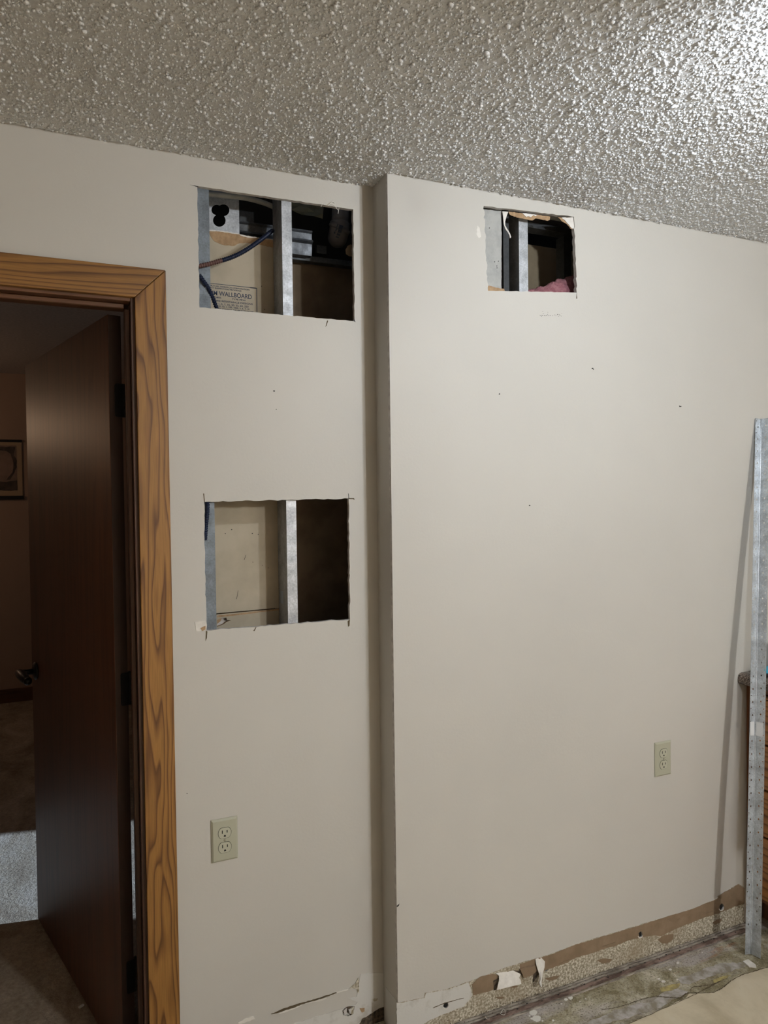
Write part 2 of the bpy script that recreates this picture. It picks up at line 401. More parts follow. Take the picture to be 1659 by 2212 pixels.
# ------------------------------------------------------------------ walls round the room
HOLE1 = [L(426, 402), L(763, 452), L(766, 694), L(431, 664)]
HOLE3 = [L(441, 1084), L(753, 1077), L(756, 1338), L(446, 1362)]
HOLE2 = [R(1045, 445), R(1240, 468), R(1246, 632), R(1054, 628)]
JX, JXW, JZ = -.670, -1.588, 2.047          # door opening inside the jambs
wo = [(XW, 0), (JXW-.02, 0), (JXW-.02, JZ+.02), (JX+.02, JZ+.02), (JX+.02, 0), (0, 0), (0, HC), (XW, HC)]
wall_left = struct(plate('wall_left', [[(x, YL, z) for x, z in wo], ragged(HOLE1, .014, .0012, 3), ragged(HOLE3, .012, .0016, 5)], (0, T, 0), [M_WALL, M_GYP]),
                   'beige painted wall with the doorway and two square cut-outs')
H2 = ragged([HOLE2[0], HOLE2[1]], .012, .0012, 8, False)+ragged([HOLE2[1], HOLE2[2]], .010, .0022, 9, False)+ragged([HOLE2[2], HOLE2[3]], .014, .0008, 10, False)+ragged([HOLE2[3], HOLE2[0]], .008, .0026, 11, False)
# screw-anchor holes punched low in the wall
def pit(px, py, rx, ry, n=9, seed=0):
    r = random.Random(seed)
    return [R(px+math.cos(2*math.pi*k/n)*rx*r.uniform(.8, 1.15), py+math.sin(2*math.pi*k/n)*ry*r.uniform(.85, 1.1)) for k in range(n)]
PITS = [pit(1383, 2018, 4.5, 7, seed=1), pit(1558, 1959, 5, 7.5, seed=2), pit(1179, 2091, 5, 8, seed=3), pit(963, 2171.5, 6, 7, seed=4)]
wall_right = struct(plate('wall_right', [[(0, 0, 0), (XE, 0, 0), (XE, 0, HC), (0, 0, HC)], H2]+PITS, (0, T, 0), [M_WALL, M_GYP]),
                    'beige painted wall standing forward with one cut-out and a bare strip where the baseboard was')
struct(box('wall_return', 0, T, T, YL+T, 0, HC, M_WALL), 'narrow shaded return between the two beige walls')
struct(box('wall_end', XE, XE+.1, YB, .0, 0, HC, M_WALL), 'beige end wall behind the oak drawers')
struct(box('wall_back', XW, XE, YB-.1, YB, 0, HC, M_FARWALL), 'tan wall behind the camera')
struct(box('wall_side', XW-.1, XW, YB, YL+T, 0, HC, M_FARWALL), 'tan side wall past the doorway')
# the room beyond
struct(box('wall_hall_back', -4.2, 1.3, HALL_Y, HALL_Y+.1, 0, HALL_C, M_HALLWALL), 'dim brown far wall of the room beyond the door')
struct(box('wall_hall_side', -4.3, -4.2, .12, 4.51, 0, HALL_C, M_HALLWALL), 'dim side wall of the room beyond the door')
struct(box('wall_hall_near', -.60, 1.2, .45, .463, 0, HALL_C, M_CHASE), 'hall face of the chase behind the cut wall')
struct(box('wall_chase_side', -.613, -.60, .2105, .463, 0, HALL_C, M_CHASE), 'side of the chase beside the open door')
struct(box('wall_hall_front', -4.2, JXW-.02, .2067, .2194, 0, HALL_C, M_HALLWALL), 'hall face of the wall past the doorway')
box_w = [(.013, 0), (4.51, 0), (4.51, HALL_C), (.013, HALL_C)]
win = [(.55, .95), (1.50, .95), (1.50, 2.02), (.55, 2.02)]
wall_hw = struct(plate('wall_hall_end', [[(1.2, y, z) for y, z in box_w], [(1.2, y, z) for y, z in win]], (.1, 0, 0), [M_HALLWALL, M_HALLWALL]), 'end wall of the room beyond with a window opening')
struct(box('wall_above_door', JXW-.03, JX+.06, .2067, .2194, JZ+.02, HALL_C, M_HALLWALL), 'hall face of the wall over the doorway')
wn = empty('window_1', (1.25, 1.02, .95)); struct(wn, 'plain window letting daylight into the room beyond the door')
for nm, a in (('window_frame', (1.23, 1.27, .55, 1.50, .95, .99)), ('window_frame', (1.23, 1.27, .55, 1.50, 1.98, 2.02)), ('window_frame', (1.23, 1.27, .55, .59, .99, 1.98)), ('window_frame', (1.23, 1.27, 1.46, 1.50, .99, 1.98))):
    box(nm, *a, M_PORC, wn)

# ---- wear on the walls
def patch(name, pts, plane, off, m, parent, step=.007, amp=.0011, seed=1, back=None):
    P = [plane(x, y, off) for x, y in pts]
    return plate(name, [ragged(P, step, amp, seed)], (0, off if back is None else back, 0), m, parent)
c8 = lambda x, y: (1000+x/2.517, 1860+y/2.517)
cc = lambda x, y: (1000+x/5.53, 2050+y/5.53)
# paint edge over the bare band, from the corner to the drawers; the band goes down to the floor
edge = [(856.6, 2166), (890, 2160), (916, 2155), (918, 2144), (965, 2137), (1021, 2117), (1073, 2097), (1123, 2080), (1186, 2062), (1242, 2040), (1341, 2010), (1436, 1981), (1496, 1963), (1548, 1941), (1564, 1927), (1596, 1909), (1607, 1916)]
prim = edge[:6]+[(1015, 2140)]
P = [R(x, y, .0012) for x, y in edge]
x1 = P[-1].x
bandloop = ragged(P, .012, .0012, 21, False)+[P[-1], Vector((x1, -.0012, .002)), Vector((.001, -.0012, .002))]
hole_pits = [[Vector((p.x, -.0012, p.z)) for p in q] for q in PITS]
for q in PITS:
    c_ = sum(q, Vector())/len(q); box('pit_shade_plug', c_.x-.011, c_.x+.011, .0035, T+.0025, c_.z-.014, c_.z+.014, M_DARK, wall_right)  # solid black plug stands in for the shade inside each hole
plate('bare_plaster_band', [bandloop]+hole_pits, (0, .0011, 0), [M_BARE, M_GYP], wall_right)['label'] = 'speckled bare plaster band'
pw = [(856.8, 2168), (890, 2162), (917, 2156), (920, 2146), (965, 2139), (1012, 2122), (1021, 2150), (1002, 2175), (985, 2180), (930, 2203), (858, 2243)]
pl = [R(x, y, .0017) for x, y in pw]
plate('white_primer_patch', [ragged(pl, .008, .0012, 22), [Vector((p.x, -.0017, p.z)) for p in PITS[3]]], (0, .0005, 0), [M_PRIMER, M_GYP], wall_right)
strip = [(310, 560), (400, 532), (470, 512), (610, 457), (700, 430), (860, 381), (960, 351), (1100, 306), (1250, 261), (1380, 207), (1420, 172), (1500, 127), (1532, 148), (1532, 232), (1480, 246), (1430, 268), (1380, 288), (1300, 312), (1250, 332), (1200, 352), (1150, 372), (1080, 408), (1040, 405), (960, 418), (900, 432), (830, 462), (760, 480), (700, 502), (620, 524), (540, 562), (460, 590), (430, 602), (385, 618), (330, 635), (312, 600)]
sl = [R(*c8(x, y), .0022) for x, y in strip]
plate('brown_paper_strip', [ragged(sl, .008, .0011, 23)]+[[Vector((p.x, -.0022, p.z)) for p in PITS[i]] for i in (0, 1)], (0, .0009, 0), [M_BROWN, M_BROWN], wall_right)['label'] = 'torn brown paper where the baseboard came off'
patch('brown_paper_patch', [c8(48, 672), c8(90, 632), c8(160, 612), c8(192, 622), c8(188, 692), c8(130, 712), c8(58, 730)], R, .0022, [M_BROWN, M_BROWN], wall_right, seed=24, back=.0008)
for i, q in enumerate([[(1060, 430), (1090, 405), (1145, 396), (1143, 425), (1110, 450), (1080, 447)], [(730, 542), (760, 530), (812, 532), (800, 550), (760, 558)], [(448, 640), (490, 628), (530, 620), (510, 642), (470, 652)], [(1358, 335), (1380, 318), (1410, 312), (1400, 335), (1372, 347)],
                       [(180, 740), (205, 738), (228, 738), (210, 752), (190, 750)], [(250, 685), (275, 675), (300, 680), (280, 692)]]):
    patch('bare_paper_chip', [c8(*p) for p in q], R, .0020, M_BROWN, wall_right, .006, .0009, 30+i, .0007)
# creases lifting off the brown strip
for i, q in enumerate([[(1110, 315), (1150, 318), (1182, 312), (1160, 336), (1135, 330)], [(760, 465), (830, 440), (832, 455), (790, 470)], [(1320, 285), (1370, 272), (1375, 288), (1340, 300)], [(1385, 195), (1430, 165), (1465, 205), (1420, 215)], [(520, 560), (580, 535), (575, 550), (530, 566)]]):
    patch('paper_crease', [c8(*p) for p in q], R, .0036, M_BROWN, wall_right, .006, .0008, 40+i, .0013)
# rim of crushed gypsum round the anchor holes
for i, (px, py) in enumerate(((1383, 2018), (1558, 1959), (963, 2171.5))):
    outer = [R(px+math.cos(a)*6.0, py+.8+math.sin(a)*8.2, .0026) for a in np.linspace(.35, 2.6, 7)]
    inner = [R(px+math.cos(a)*5.0, py+math.sin(a)*7.2, .0026) for a in np.linspace(2.6, .35, 7)]
    plate('gypsum_rim', [outer+inner], (0, .001, 0), M_WHITEPAPER, wall_right)
# two torn flaps of white face paper curling off the wall
def flap(name, pts, parent, lift, m, plane, bow):
    """sheet hanging from its first two points; pts rows of (px, py) pairs"""
    rows = []
    for i, ((ax_, ay_), (bx_, by_)) in enumerate(pts):
        t = i/(len(pts)-1); rows.append([plane(ax_+(bx_-ax_)*s, ay_+(by_-ay_)*s, .0025+lift*t+bow*math.sin(math.pi*s)*t+.002*math.sin(7*s+5*t)) for s in np.linspace(0, 1, 7)])
    v = [p for r_ in rows for p in r_]; k = 7
    f = [(i*k+j, i*k+j+1, (i+1)*k+j+1, (i+1)*k+j) for i in range(len(rows)-1) for j in range(k-1)]
    n = len(v); v2 = v+[p+Vector((0, .0006, 0)) for p in v]
    f2 = f+[tuple(x+n for x in q[::-1]) for q in f]
    o = mk(name, v2, f2, m, parent, smooth=True); return o
flap('torn_paper_flap', [(cc(395, 290), cc(600, 258)), (cc(432, 320), cc(690, 300)), (cc(432, 380), cc(672, 345)), (cc(418, 430), cc(690, 372)), (cc(408, 490), cc(698, 418))], wall_right, .016, M_WHITEPAPER, R, .010)['label'] = 'white torn paper flap curling outward'
flap('torn_paper_flap', [(cc(868, 118), cc(935, 100)), (cc(872, 170), cc(980, 150)), (cc(885, 220), cc(975, 220)), (cc(912, 300), cc(955, 300)), (cc(918, 360), cc(945, 365)), (cc(898, 405), cc(940, 400)), (cc(925, 450), cc(945, 455))], wall_right, .022, M_WHITEPAPER, R, .008)
patch('brown_paper_fold', [cc(690, 250), cc(780, 220), cc(865, 200), cc(880, 260), cc(800, 320), cc(730, 350)], R, .009, M_BROWN, wall_right, .006, .0008, 51, .006)
patch('dark_tear', [cc(365, 380), cc(430, 345), cc(420, 430), cc(400, 488), cc(372, 495)], R, .0030, M_DIRT, wall_right, .006, .0008, 52, .0008)
patch('dark_tear', [cc(600, 255), cc(690, 262), cc(722, 290), cc(715, 330), cc(690, 300)], R, .0034, M_DIRT, wall_right, .006, .0008, 53, .0008)
patch('dark_tear', [cc(840, 300), cc(890, 265), cc(905, 300), cc(850, 385), cc(835, 400)], R, .0024, M_DIRT, wall_right, .006, .0008, 54, .0006)
# hairline seam in the primer and the little fleck by the corner
patch('hairline_crack', [(935, 2177), (960, 2166), (1002, 2155.5), (1002, 2156.5), (962, 2167.2), (936, 2178)], R, .0019, M_CRACK, wall_right, .006, .0008, 55, .0004)
patch('nail_speck', [(857, 1957), (863, 1952), (862, 1956), (858, 1960)], R, .0006, M_NAIL, wall_right, .004, .0003, 56, .0005)
# ---- foot of the door wall
cl = lambda x, y: (500+x/4.608, 2060+y/4.608)
whitepts = [cl(1285, 205), cl(1395, 196), cl(1512, 190), cl(1520, 640), cl(1460, 560), cl(1330, 640), cl(1250, 700), (765, 2225), (700, 2245), (600, 2262), (560, 2262), (634, 2211), (745, 2178), (768, 2170), cl(1255, 480), cl(1160, 445), cl(1245, 430), cl(1262, 330)]
plate('white_primer_patch', [ragged([p for p in (L(x, y, .0012) for x, y in whitepts) if True], .009, .0012, 61)], (0, .0011, 0), [M_PRIMER, M_GYP], wall_left)
patch('torn_seam', [cl(395, 600), cl(540, 540), cl(720, 484), cl(880, 440), cl(1045, 384), cl(1050, 392), cl(890, 452), cl(720, 500), cl(600, 545), cl(470, 588), cl(400, 606)], L, .0012, M_CRACK, wall_left, .006, .0009, 62, .0008)
patch('paint_ridge', [cl(60, 690), cl(130, 650), cl(220, 625), cl(235, 650), cl(130, 690), cl(80, 702)], L, .0022, M_WHITEPAPER, wall_left, .006, .0010, 63, .0018)
patch('paint_ridge', [cl(470, 592), cl(590, 550), cl(720, 505), cl(850, 465), cl(960, 435), cl(900, 470), cl(740, 500), cl(600, 560), cl(480, 600)], L, .0022, M_WHITEPAPER, wall_left, .006, .0010, 64, .0018)
patch('paint_ridge', [cl(1045, 385), cl(1110, 365), cl(1165, 350), cl(1160, 362), cl(1100, 380), cl(1050, 395)], L, .0022, M_WHITEPAPER, wall_left, .006, .0010, 65, .0018)
patch('knocked_hole', [cl(1105, 570), cl(1150, 530), cl(1225, 525), cl(1215, 600), cl(1160, 625), cl(1115, 610)], L, .0018, M_DIRT, wall_left, .006, .0014, 66, .0006)
patch('gypsum_crumb', [cl(1115, 575), cl(1150, 545), cl(1150, 600), cl(1125, 612)], L, .004, M_GYP, wall_left, .006, .0012, 67, .003)
patch('gypsum_crumb', [cl(1195, 540), cl(1222, 530), cl(1212, 600), cl(1190, 605)], L, .0045, M_BARE, wall_left, .006, .0012, 77, .0035)
patch('gypsum_crumb', [cl(1110, 600), cl(1160, 590), cl(1180, 615), cl(1140, 622)], L, .0035, M_GREYBOARD, wall_left, .006, .0012, 78, .0025)
patch('gypsum_crumb', [cl(1165, 560), cl(1195, 545), cl(1200, 590), cl(1178, 600)], L, .004, M_GYP, wall_left, .006, .0012, 68, .003)
patch('tan_chip', [cl(1275, 545), cl(1325, 540), cl(1325, 575), cl(1300, 588)], L, .0018, M_TAN, wall_left, .006, .0008, 69, .0006)
patch('crumbled_corner', [cl(1275, 700), cl(1300, 650), cl(1380, 605), cl(1450, 560), cl(1522, 530), cl(1525, 720), cl(1290, 725)], L, .0020, M_DIRT, wall_left, .006, .0016, 70, .0007)
for i, q in enumerate([[cl(1400, 455), cl(1455, 445), cl(1450, 470), cl(1420, 475)], [cl(1175, 345), cl(1230, 300), cl(1265, 240), cl(1272, 330), cl(1265, 400), cl(1240, 350)]]):
    patch('torn_texture', q, L, .0018, M_BARE, wall_left, .006, .0014, 71+i, .0006)
plate('white_primer_patch', [ragged([at(x, y, 0, -.0010) for x, y in [cl(1535, 330), cl(1600, 420), cl(1640, 470), cl(1640, 800), cl(1530, 640)]], .009, .0012, 75)], (.0009, 0, 0), [M_PRIMER, M_GYP], bpy.data.objects['wall_return'])

# nail holes and a pencilled note
def fleck(px, py, plane, parent, a, b, seed):
    r = random.Random(seed); n = 7
    P = [plane(px+math.cos(2*math.pi*k/n)*a*r.uniform(.6, 1.2), py+math.sin(2*math.pi*k/n)*b*r.uniform(.6, 1.2), .0005) for k in range(n)]
    plate('nail_hole', [P], (0, .0004, 0), M_NAIL, parent)
for i, (px, py, a, b) in enumerate(((1280, 796, 2.2, 1.6), (1079, 851, 1.8, 2.0), (1470, 878, 2.6, 1.4), (1144, 1092, 2.2, 1.8), (1468, 877, 1.2, 1.2), (1282, 797.5, 1.2, 1.2))): fleck(px, py, R, wall_right, a, b, i)
for i, (px, py, a, b) in enumerate(((592, 844.5, 2.2, 1.5), (597, 884, 1.3, 1.1), (404, 1714, 1., 1.4))): fleck(px, py, L, wall_left, a, b, 20+i)
pn = lambda x, y: (1140+x/16.59, 660+y/16.59)
v = []; f = []
for ax_, ay_, bx_, by_, wd in [(430, 350, 470, 360, 14), (480, 390, 500, 380, 18), (495, 355, 555, 345, 16), (555, 300, 560, 280, 18), (525, 215, 545, 205, 14), (585, 355, 640, 370, 16), (675, 365, 690, 350, 34), (700, 330, 715, 305, 14), (715, 250, 725, 235, 14), (735, 375, 745, 345, 12), (785, 358, 825, 352, 14), (885, 375, 910, 345, 10), (950, 340, 985, 330, 14), (1000, 380, 1020, 350, 10), (1060, 335, 1075, 310, 24), (1115, 315, 1135, 330, 14), (1135, 345, 1175, 338, 14), (1090, 385, 1120, 380, 10), (1205, 285, 1225, 280, 10), (1190, 385, 1215, 375, 10)]:
    d = Vector((bx_-ax_, by_-ay_)).normalized(); s = Vector((-d.y, d.x))*wd*.5; n = len(v)
    v += [R(*pn(ax_+s.x, ay_+s.y), .0004), R(*pn(bx_+s.x, by_+s.y), .0004), R(*pn(bx_-s.x, by_-s.y), .0004), R(*pn(ax_-s.x, ay_-s.y), .0004)]
    f.append((n, n+1, n+2, n+3))
o = mk('pencil_note', v, f, M_PENCIL, wall_right); o['label'] = 'tiny faint pencilled scribble'

# scored lines and nicks that run past the corners of the cut-outs
def nick(pts, plane, parent, m=M_CRACK, seed=0): patch('knife_nick', pts, plane, .0007, m, parent, .006, .0003, seed, .0006)
nick([(410, 399), (428, 402), (427, 404)], L, wall_left, M_NAIL); nick([(762, 692), (768, 696), (766, 690)], L, wall_left, M_NAIL)
nick([(703, 706), (707, 692), (709, 693), (705, 704)], L, wall_left); nick([(439, 1066), (441, 1084), (442.5, 1084), (441, 1066)], L, wall_left)
nick([(752, 1066), (753, 1078), (754.5, 1078), (753, 1066)], L, wall_left, M_NAIL); nick([(753, 1076), (765, 1076), (766, 1080), (763, 1078), (754, 1078)], L, wall_left)
nick([(445, 1362), (444, 1385), (447, 1378), (448, 1364)], L, wall_left); nick([(547, 1363), (553, 1354), (554, 1355), (550, 1363)], L, wall_left)
nick([(751, 1342), (756, 1338), (755, 1352), (752, 1354)], L, wall_left); nick([(1246, 632), (1247, 645), (1245, 645)], R, wall_right)
patch('gypsum_chip', [(420, 1343), (443, 1339), (447, 1350), (444, 1361), (424, 1364)], L, .0012, M_WHITEPAPER, wall_left, .006, .0009, 81, .001)
patch('gypsum_chip', [(433, 1357), (444, 1352), (444, 1360), (437, 1363)], L, .0018, M_TAN, wall_left, .006, .0009, 82, .001)
patch('white_scuff', [(1031, 487), (1036, 492), (1039, 512), (1034, 514), (1029, 505)], R, .0005, M_WHITEPAPER, wall_right, .006, .0012, 83, .0004)

# ------------------------------------------------------------------ oak casing and jambs
CX0, CX1, CZ1 = -.660, -.584, 2.131         # inner and outer edge of the side casing, top of the head casing
CZ0 = CZ1-(CX1-CX0); CXW0, CXW1 = -1.598, -1.674; g = .0006
trim = struct(empty('trim_1', ((CX0+CXW0)/2, YL, 0)), 'mitred oak casing round the doorway')
def casing(prof, m, nm='casing_board'):
    o = plate(nm, [[Vector((x, YL-.015, z)) for x, z in prof]], (0, .0149, 0), m, trim)
    return bevel(o, .0018, 2)
casing([(CX0, 0), (CX1, 0), (CX1, CZ1-g), (CX0, CZ0-g)], M_OAKZ)
casing([(CX0-g, CZ0), (CX1-g, CZ1), (CXW1+g, CZ1), (CXW0+g, CZ0)], M_OAKX)
casing([(CXW0, 0), (CXW0, CZ0-g), (CXW1, CZ1-g), (CXW1, 0)], M_OAKZ)
jb = struct(empty('trim_2', ((JX+JXW)/2, YL, 0)), 'dark wooden jambs lining the doorway')
box('jamb_board', JX, JX+.018, YL-.001, .2194, 0, JZ+.018, M_JAMBZ, jb, .001, 1)
box('jamb_board', JXW-.018, JXW, YL-.001, .2194, 0, JZ+.018, M_JAMBZ, jb, .001, 1)
box('head_jamb', JXW, JX, YL-.001, .2194, JZ, JZ+.018, M_JAMBX, jb, .001, 1)
box('door_stop', JX-.0125, JX, .130, .168, 0, JZ-.0125, M_JAMBZ, jb, .002, 1)
box('door_stop', JXW, JXW+.0125, .130, .168, 0, JZ-.0125, M_JAMBZ, jb, .002, 1)
box('door_stop', JXW+.0125, JX-.0125, .130, .168, JZ-.0125, JZ, M_JAMBX, jb, .002, 1)

# ------------------------------------------------------------------ the open door
A = Vector((-.719, .2145, .012)); du = Vector((-.259, .966, 0)).normalized(); dn = Vector((.966, .259, 0)).normalized(); uz = Vector((0, 0, 1))
door = struct(empty('door_1', A), 'plain reddish brown wooden door standing open into the dark room')
obox('door_leaf', A, du*.91, dn*.035, uz*2.025, M_DOOR, door, .0015)
obox('edge_shade', A-du*.0006+dn*.001, du*.0005, dn*.033, uz*2.024, mat('edge_shade_tone', (.040, .022, .016), .5), door)  # thin plate added to darken the hinge edge as if shaded
for zc in (1.812, 1.038, .254):
    hp = A+dn*.0405+du*.004; hp.z = zc-.0445
    h = lathe('hinge', [(.0062, 0), (.0062, .0292), (.0056, .0294), (.0056, .0300), (.0062, .0302), (.0062, .059), (.0056, .0592), (.0056, .0598), (.0062, .06), (.0062, .089)], hp, (0, 0, 1), M_BLACK, door, 14)
    h['label'] = 'black hinge'
    p0 = A+dn*.014-du*.0016; p0.z = zc-.0445
    pts = []
    for k in range(6): a = math.pi+math.pi/2*k/5; pts.append((.0065+.0065*math.cos(a), .0065+.0065*math.sin(a)))
    for k in range(6): a = math.pi/2+math.pi/2*k/5; pts.append((.0065+.0065*math.cos(a), .0825+.0065*math.sin(a)))
    pts = pts[:6]+[(.030, 0), (.030, .089)]+pts[6:]
    plate('hinge_leaf', [[p0+dn*x+uz*z for x, z in pts]], du*.0015, M_BLACK, h)
    box('hinge_leaf', JX-.0015, JX+.0002, .185, .2180, zc-.0445, zc+.0445, M_BLACK, h)
# lever handle
hb = A+du*.848; hb.z = .938
ros = lathe('rose', [(.030, 0), (.032, .003), (.030, .007), (.020, .010), (.012, .012)], hb, -dn, M_BLACK, door, 24); ros['label'] = 'black round rose'
p1 = hb-dn*.010; p2 = hb-dn*.052
tube('neck', [p1, p1-dn*.02, p2], [.011, .0095, .013], M_BLACK, ros, 14)
q = [p2-dn*.002+du*.012, p2-dn*.003-du*.02, p2-dn*.003-du*.06-uz*.003, p2-du*.095-uz*.008, p2+dn*.006-du*.112-uz*.012]
tube('lever', catmull(q, 6), [.013+.004*math.sin(math.pi*min(1, i/18)) if i < 20 else .0145-(i-20)*.0018 for i in range(25)], M_BLACK, ros, 14)

# ------------------------------------------------------------------ things in the room beyond
struct(box('baseboard_hall', -4.2, 1.2, HALL_Y-.014, HALL_Y-.0005, 0, .105, M_JAMBX, None, .003), 'dark wooden baseboard of the room beyond')
FY = HALL_Y
pic = tag(empty('framed_picture', (-1.44, FY, 1.566)), 'framed print with tan mat hanging in the dark room beyond', 'picture')
box('mat', -1.745, -1.134, FY-.012, FY-.001, 1.570, 2.018, M_MATBOARD, pic)
box('frame_rail', -1.75, -1.131, FY-.020, FY-.0005, 1.992+.010, 2.022, M_FRAMEBLK, pic, .002)
box('frame_rail', -1.75, -1.127, FY-.020, FY-.0005, 1.564, 1.592, M_FRAMEBLK, pic, .002)
pr = box('print', -1.700, -1.169, FY-.0135, FY-.0118, 1.638, 1.977, M_PRINT, pic)
pp = lambda x, y: at(x/13.83, 940+y/13.83, 1, FY-.0145)
plate('printed_ground', [ragged([pp(-700, 1370), pp(180, 1400), pp(505, 1350), pp(520, 1650), pp(-700, 1650)], .02, .004, 3)], (0, .001, 0), M_PRINTDK, pr)
plate('printed_branch', [ragged([pp(380, 350), pp(450, 350), pp(410, 600), pp(505, 760), pp(500, 960), pp(430, 1130), pp(300, 1330), pp(200, 1330), pp(370, 1120), pp(400, 900), pp(380, 740), pp(320, 570), pp(200, 480), pp(-500, 420), pp(-500, 340)], .02, .003, 4)], (0, .001, 0), M_PRINTDK, pr)
chip = obox('debris_chip', G(172, 2180)+Vector((0, 0, .0005)), (.014, .009, 0), (-.004, .006, 0), (0, 0, .005), M_WHITEPAPER, None, .001)
tag(chip, 'small pale chip of debris on the carpet by the door', 'debris')

# ------------------------------------------------------------------ lamps (bare bulbs on porcelain holders)
def bulb(loc, m, label, r=.027):
    x, y, z = loc
    c = HC if y < YL else HALL_C
    b = tag(empty('ceiling_light', (x, y, c)), label, 'lamp')
    lathe('lamp_holder', [(.058, 0), (.058, -.010), (.040, -.022), (.022, -.030), (.020, -.040)], (x, y, c-.0005), (0, 0, 1), M_PORC, b)
    lathe('bulb', [(.012, r*1.6), (.014, r*1.1), (r*.8, r*.6), (r, 0), (r*.9, -r*.45), (r*.6, -r*.8), (.003, -r)], (x, y, z), (0, 0, 1), m, b, 20)
wl = tag(empty('work_lamp', LAMP_POS-LAMP_AIM*.032), 'tiny work lamp hung from the ceiling and turned to the cut wall', 'lamp')
lathe('housing', [(.004, -.048), (.009, -.046), (.0125, -.040), (.0125, -.033)], LAMP_POS, LAMP_AIM, M_TOOLBLK, wl, 20)
lathe('lens', [(.0115, -.0332), (.011, -.0322), (.002, -.032)], LAMP_POS, LAMP_AIM, M_LENS, wl, 20)
tube('rod', [LAMP_POS-LAMP_AIM*.044, LAMP_POS-LAMP_AIM*.060+Vector((0, 0, .02)), Vector((LAMP_POS.x-.03, LAMP_POS.y-.07, HC))], .0022, M_TOOLBLK, wl, 8)
bulb((1.38, -4.15, HC-.16), M_BULB2, 'white globe lamp on the ceiling at the far end of the room', .09)
bulb((-2.3, 3.4, 2.05), M_BULB3, 'dim warm bulb on the ceiling of the room beyond', .035)

# ------------------------------------------------------------------ inside the wall: studs
def stud(x, y, label, depth=.0925, flange=.030, z0=.002, z1=2.42, lip=.007, m=M_STEEL):
    t = .0011
    prof = [(x, y), (x+flange, y), (x+flange, y+lip), (x+flange-t, y+lip), (x+flange-t, y+t), (x+t, y+t), (x+t, y+depth-t), (x+flange-t, y+depth-t), (x+flange-t, y+depth-lip), (x+flange, y+depth-lip), (x+flange, y+depth), (x, y+depth)]
    o = extrude_z('metal_stud', prof, z0, z1, m)
    return tag(o, label, 'stud', 'galvanised studs inside the wall')
YS = YL+T+.0004
stud(-.4965, YS, 'shade-toned galvanised stud at the doorway edge of the two stacked cut-outs', m=M_STEELSHADE)
s_mid = stud(-.269, YS, 'galvanised stud up the middle of the two stacked cut-outs', flange=.0285)
tg = obox('stud_sticker', at(612, 1305, 0, -.2695), (0, .030, 0), (.0003, 0, 0), (0, 0, .036), mat('sticker', (.42, .50, .60), .5), s_mid)
tg['label'] = 'pale blue sticker'

# ------------------------------------------------------------------ back boards of the chase
YB1 = YS+.0925+.0028
brd = tag(empty('gypsum_wallboard', (-.42, YB1, 0)), 'tan wallboard seen through the cut-outs with printed stamp and torn top', 'wallboard')
B = lambda px, py, off=0.: at(px, py, 1, YB1-off)
seamL, seamR = B(469, 1327).z, B(606, 1313).z
topz = [B(445, 494).z, B(535, 509).z, B(600, 519).z]
tp = ragged([(-.595, YB1, topz[0]), (-.40, YB1, topz[1]), (-.232, YB1, topz[2])], .01, .0018, 4, False)
c3 = lambda x, y: (410+x/4.366, 1050+y/4.366)
plate('upper_sheet', [tp+[(-.232, YB1, topz[2]), (-.232, YB1, seamR+.001), (-.595, YB1, seamL+.001)]], (0, .0123, 0), [M_BOARD, M_TAN], brd)
gash = [B(*c3(x, y)) for x, y in [(258, 1262), (300, 1245), (345, 1240), (350, 1262), (388, 1268), (345, 1282), (300, 1312), (258, 1330)]]
plate('lower_sheet', [[(-.595, YB1, seamL-.0022), (-.232, YB1, seamR-.0022), (-.232, YB1, .01), (-.595, YB1, .01)], ragged(gash, .006, .0008, 5)], (0, .0123, 0), [M_BOARD, M_TAN], brd)
box('gash_backing', -.50, -.36, YB1+.0125, YB1+.014, seamL-.10, seamL-.003, M_GYP, brd)
patch('torn_face', [c3(258, 1222), c3(420, 1206), c3(700, 1175), c3(855, 1157), c3(855, 1168), c3(640, 1192), c3(400, 1225), c3(260, 1238)], B, .0008, M_TAN, brd, .006, .0005, 6, .0007)
patch('torn_face', [c3(258, 1262), c3(300, 1245), c3(290, 1275), c3(260, 1300)], B, .0009, M_TAN, brd, .006, .0005, 7, .0007)
c1 = lambda x, y: (400+x/4.1475, 380+y/4.1475)
patch('torn_face', [c1(205, 488), c1(330, 498), c1(500, 527), c1(640, 556), c1(795, 580), c1(795, 640), c1(720, 625), c1(650, 610), c1(560, 600), c1(490, 602), c1(430, 628), c1(330, 615), c1(270, 590), c1(230, 540)], B, .0010, M_TAN, brd, .006, .0014, 8, .0009)
patch('torn_edge', [c1(205, 482), c1(300, 488), c1(400, 503), c1(490, 520), c1(500, 526), c1(400, 512), c1(300, 497), c1(205, 492)], B, .0020, M_WHITEPAPER, brd, .005, .0006, 9, .0018)
patch('torn_edge', [c1(490, 522), c1(560, 540), c1(640, 548), c1(645, 556), c1(560, 552), c1(495, 533)], B, .0020, M_WHITEPAPER, brd, .005, .0006, 10, .0018)
for i, (x, y, a) in enumerate(((395, 410, 1.6), (335, 449, 1.4), (590, 447, 1.6), (645, 455, 1.1), (595, 718, 1.1), (740, 772, 1.), (685, 748, .9), (835, 610, 1.3))):
    px, py = c3(x, y); P = [B(px+math.cos(k)*a*.9, py+math.sin(k)*a*.8, .0006) for k in np.linspace(0, 5.2, 6)]
    plate('fleck', [P], (0, .0005, 0), M_NAIL, brd)
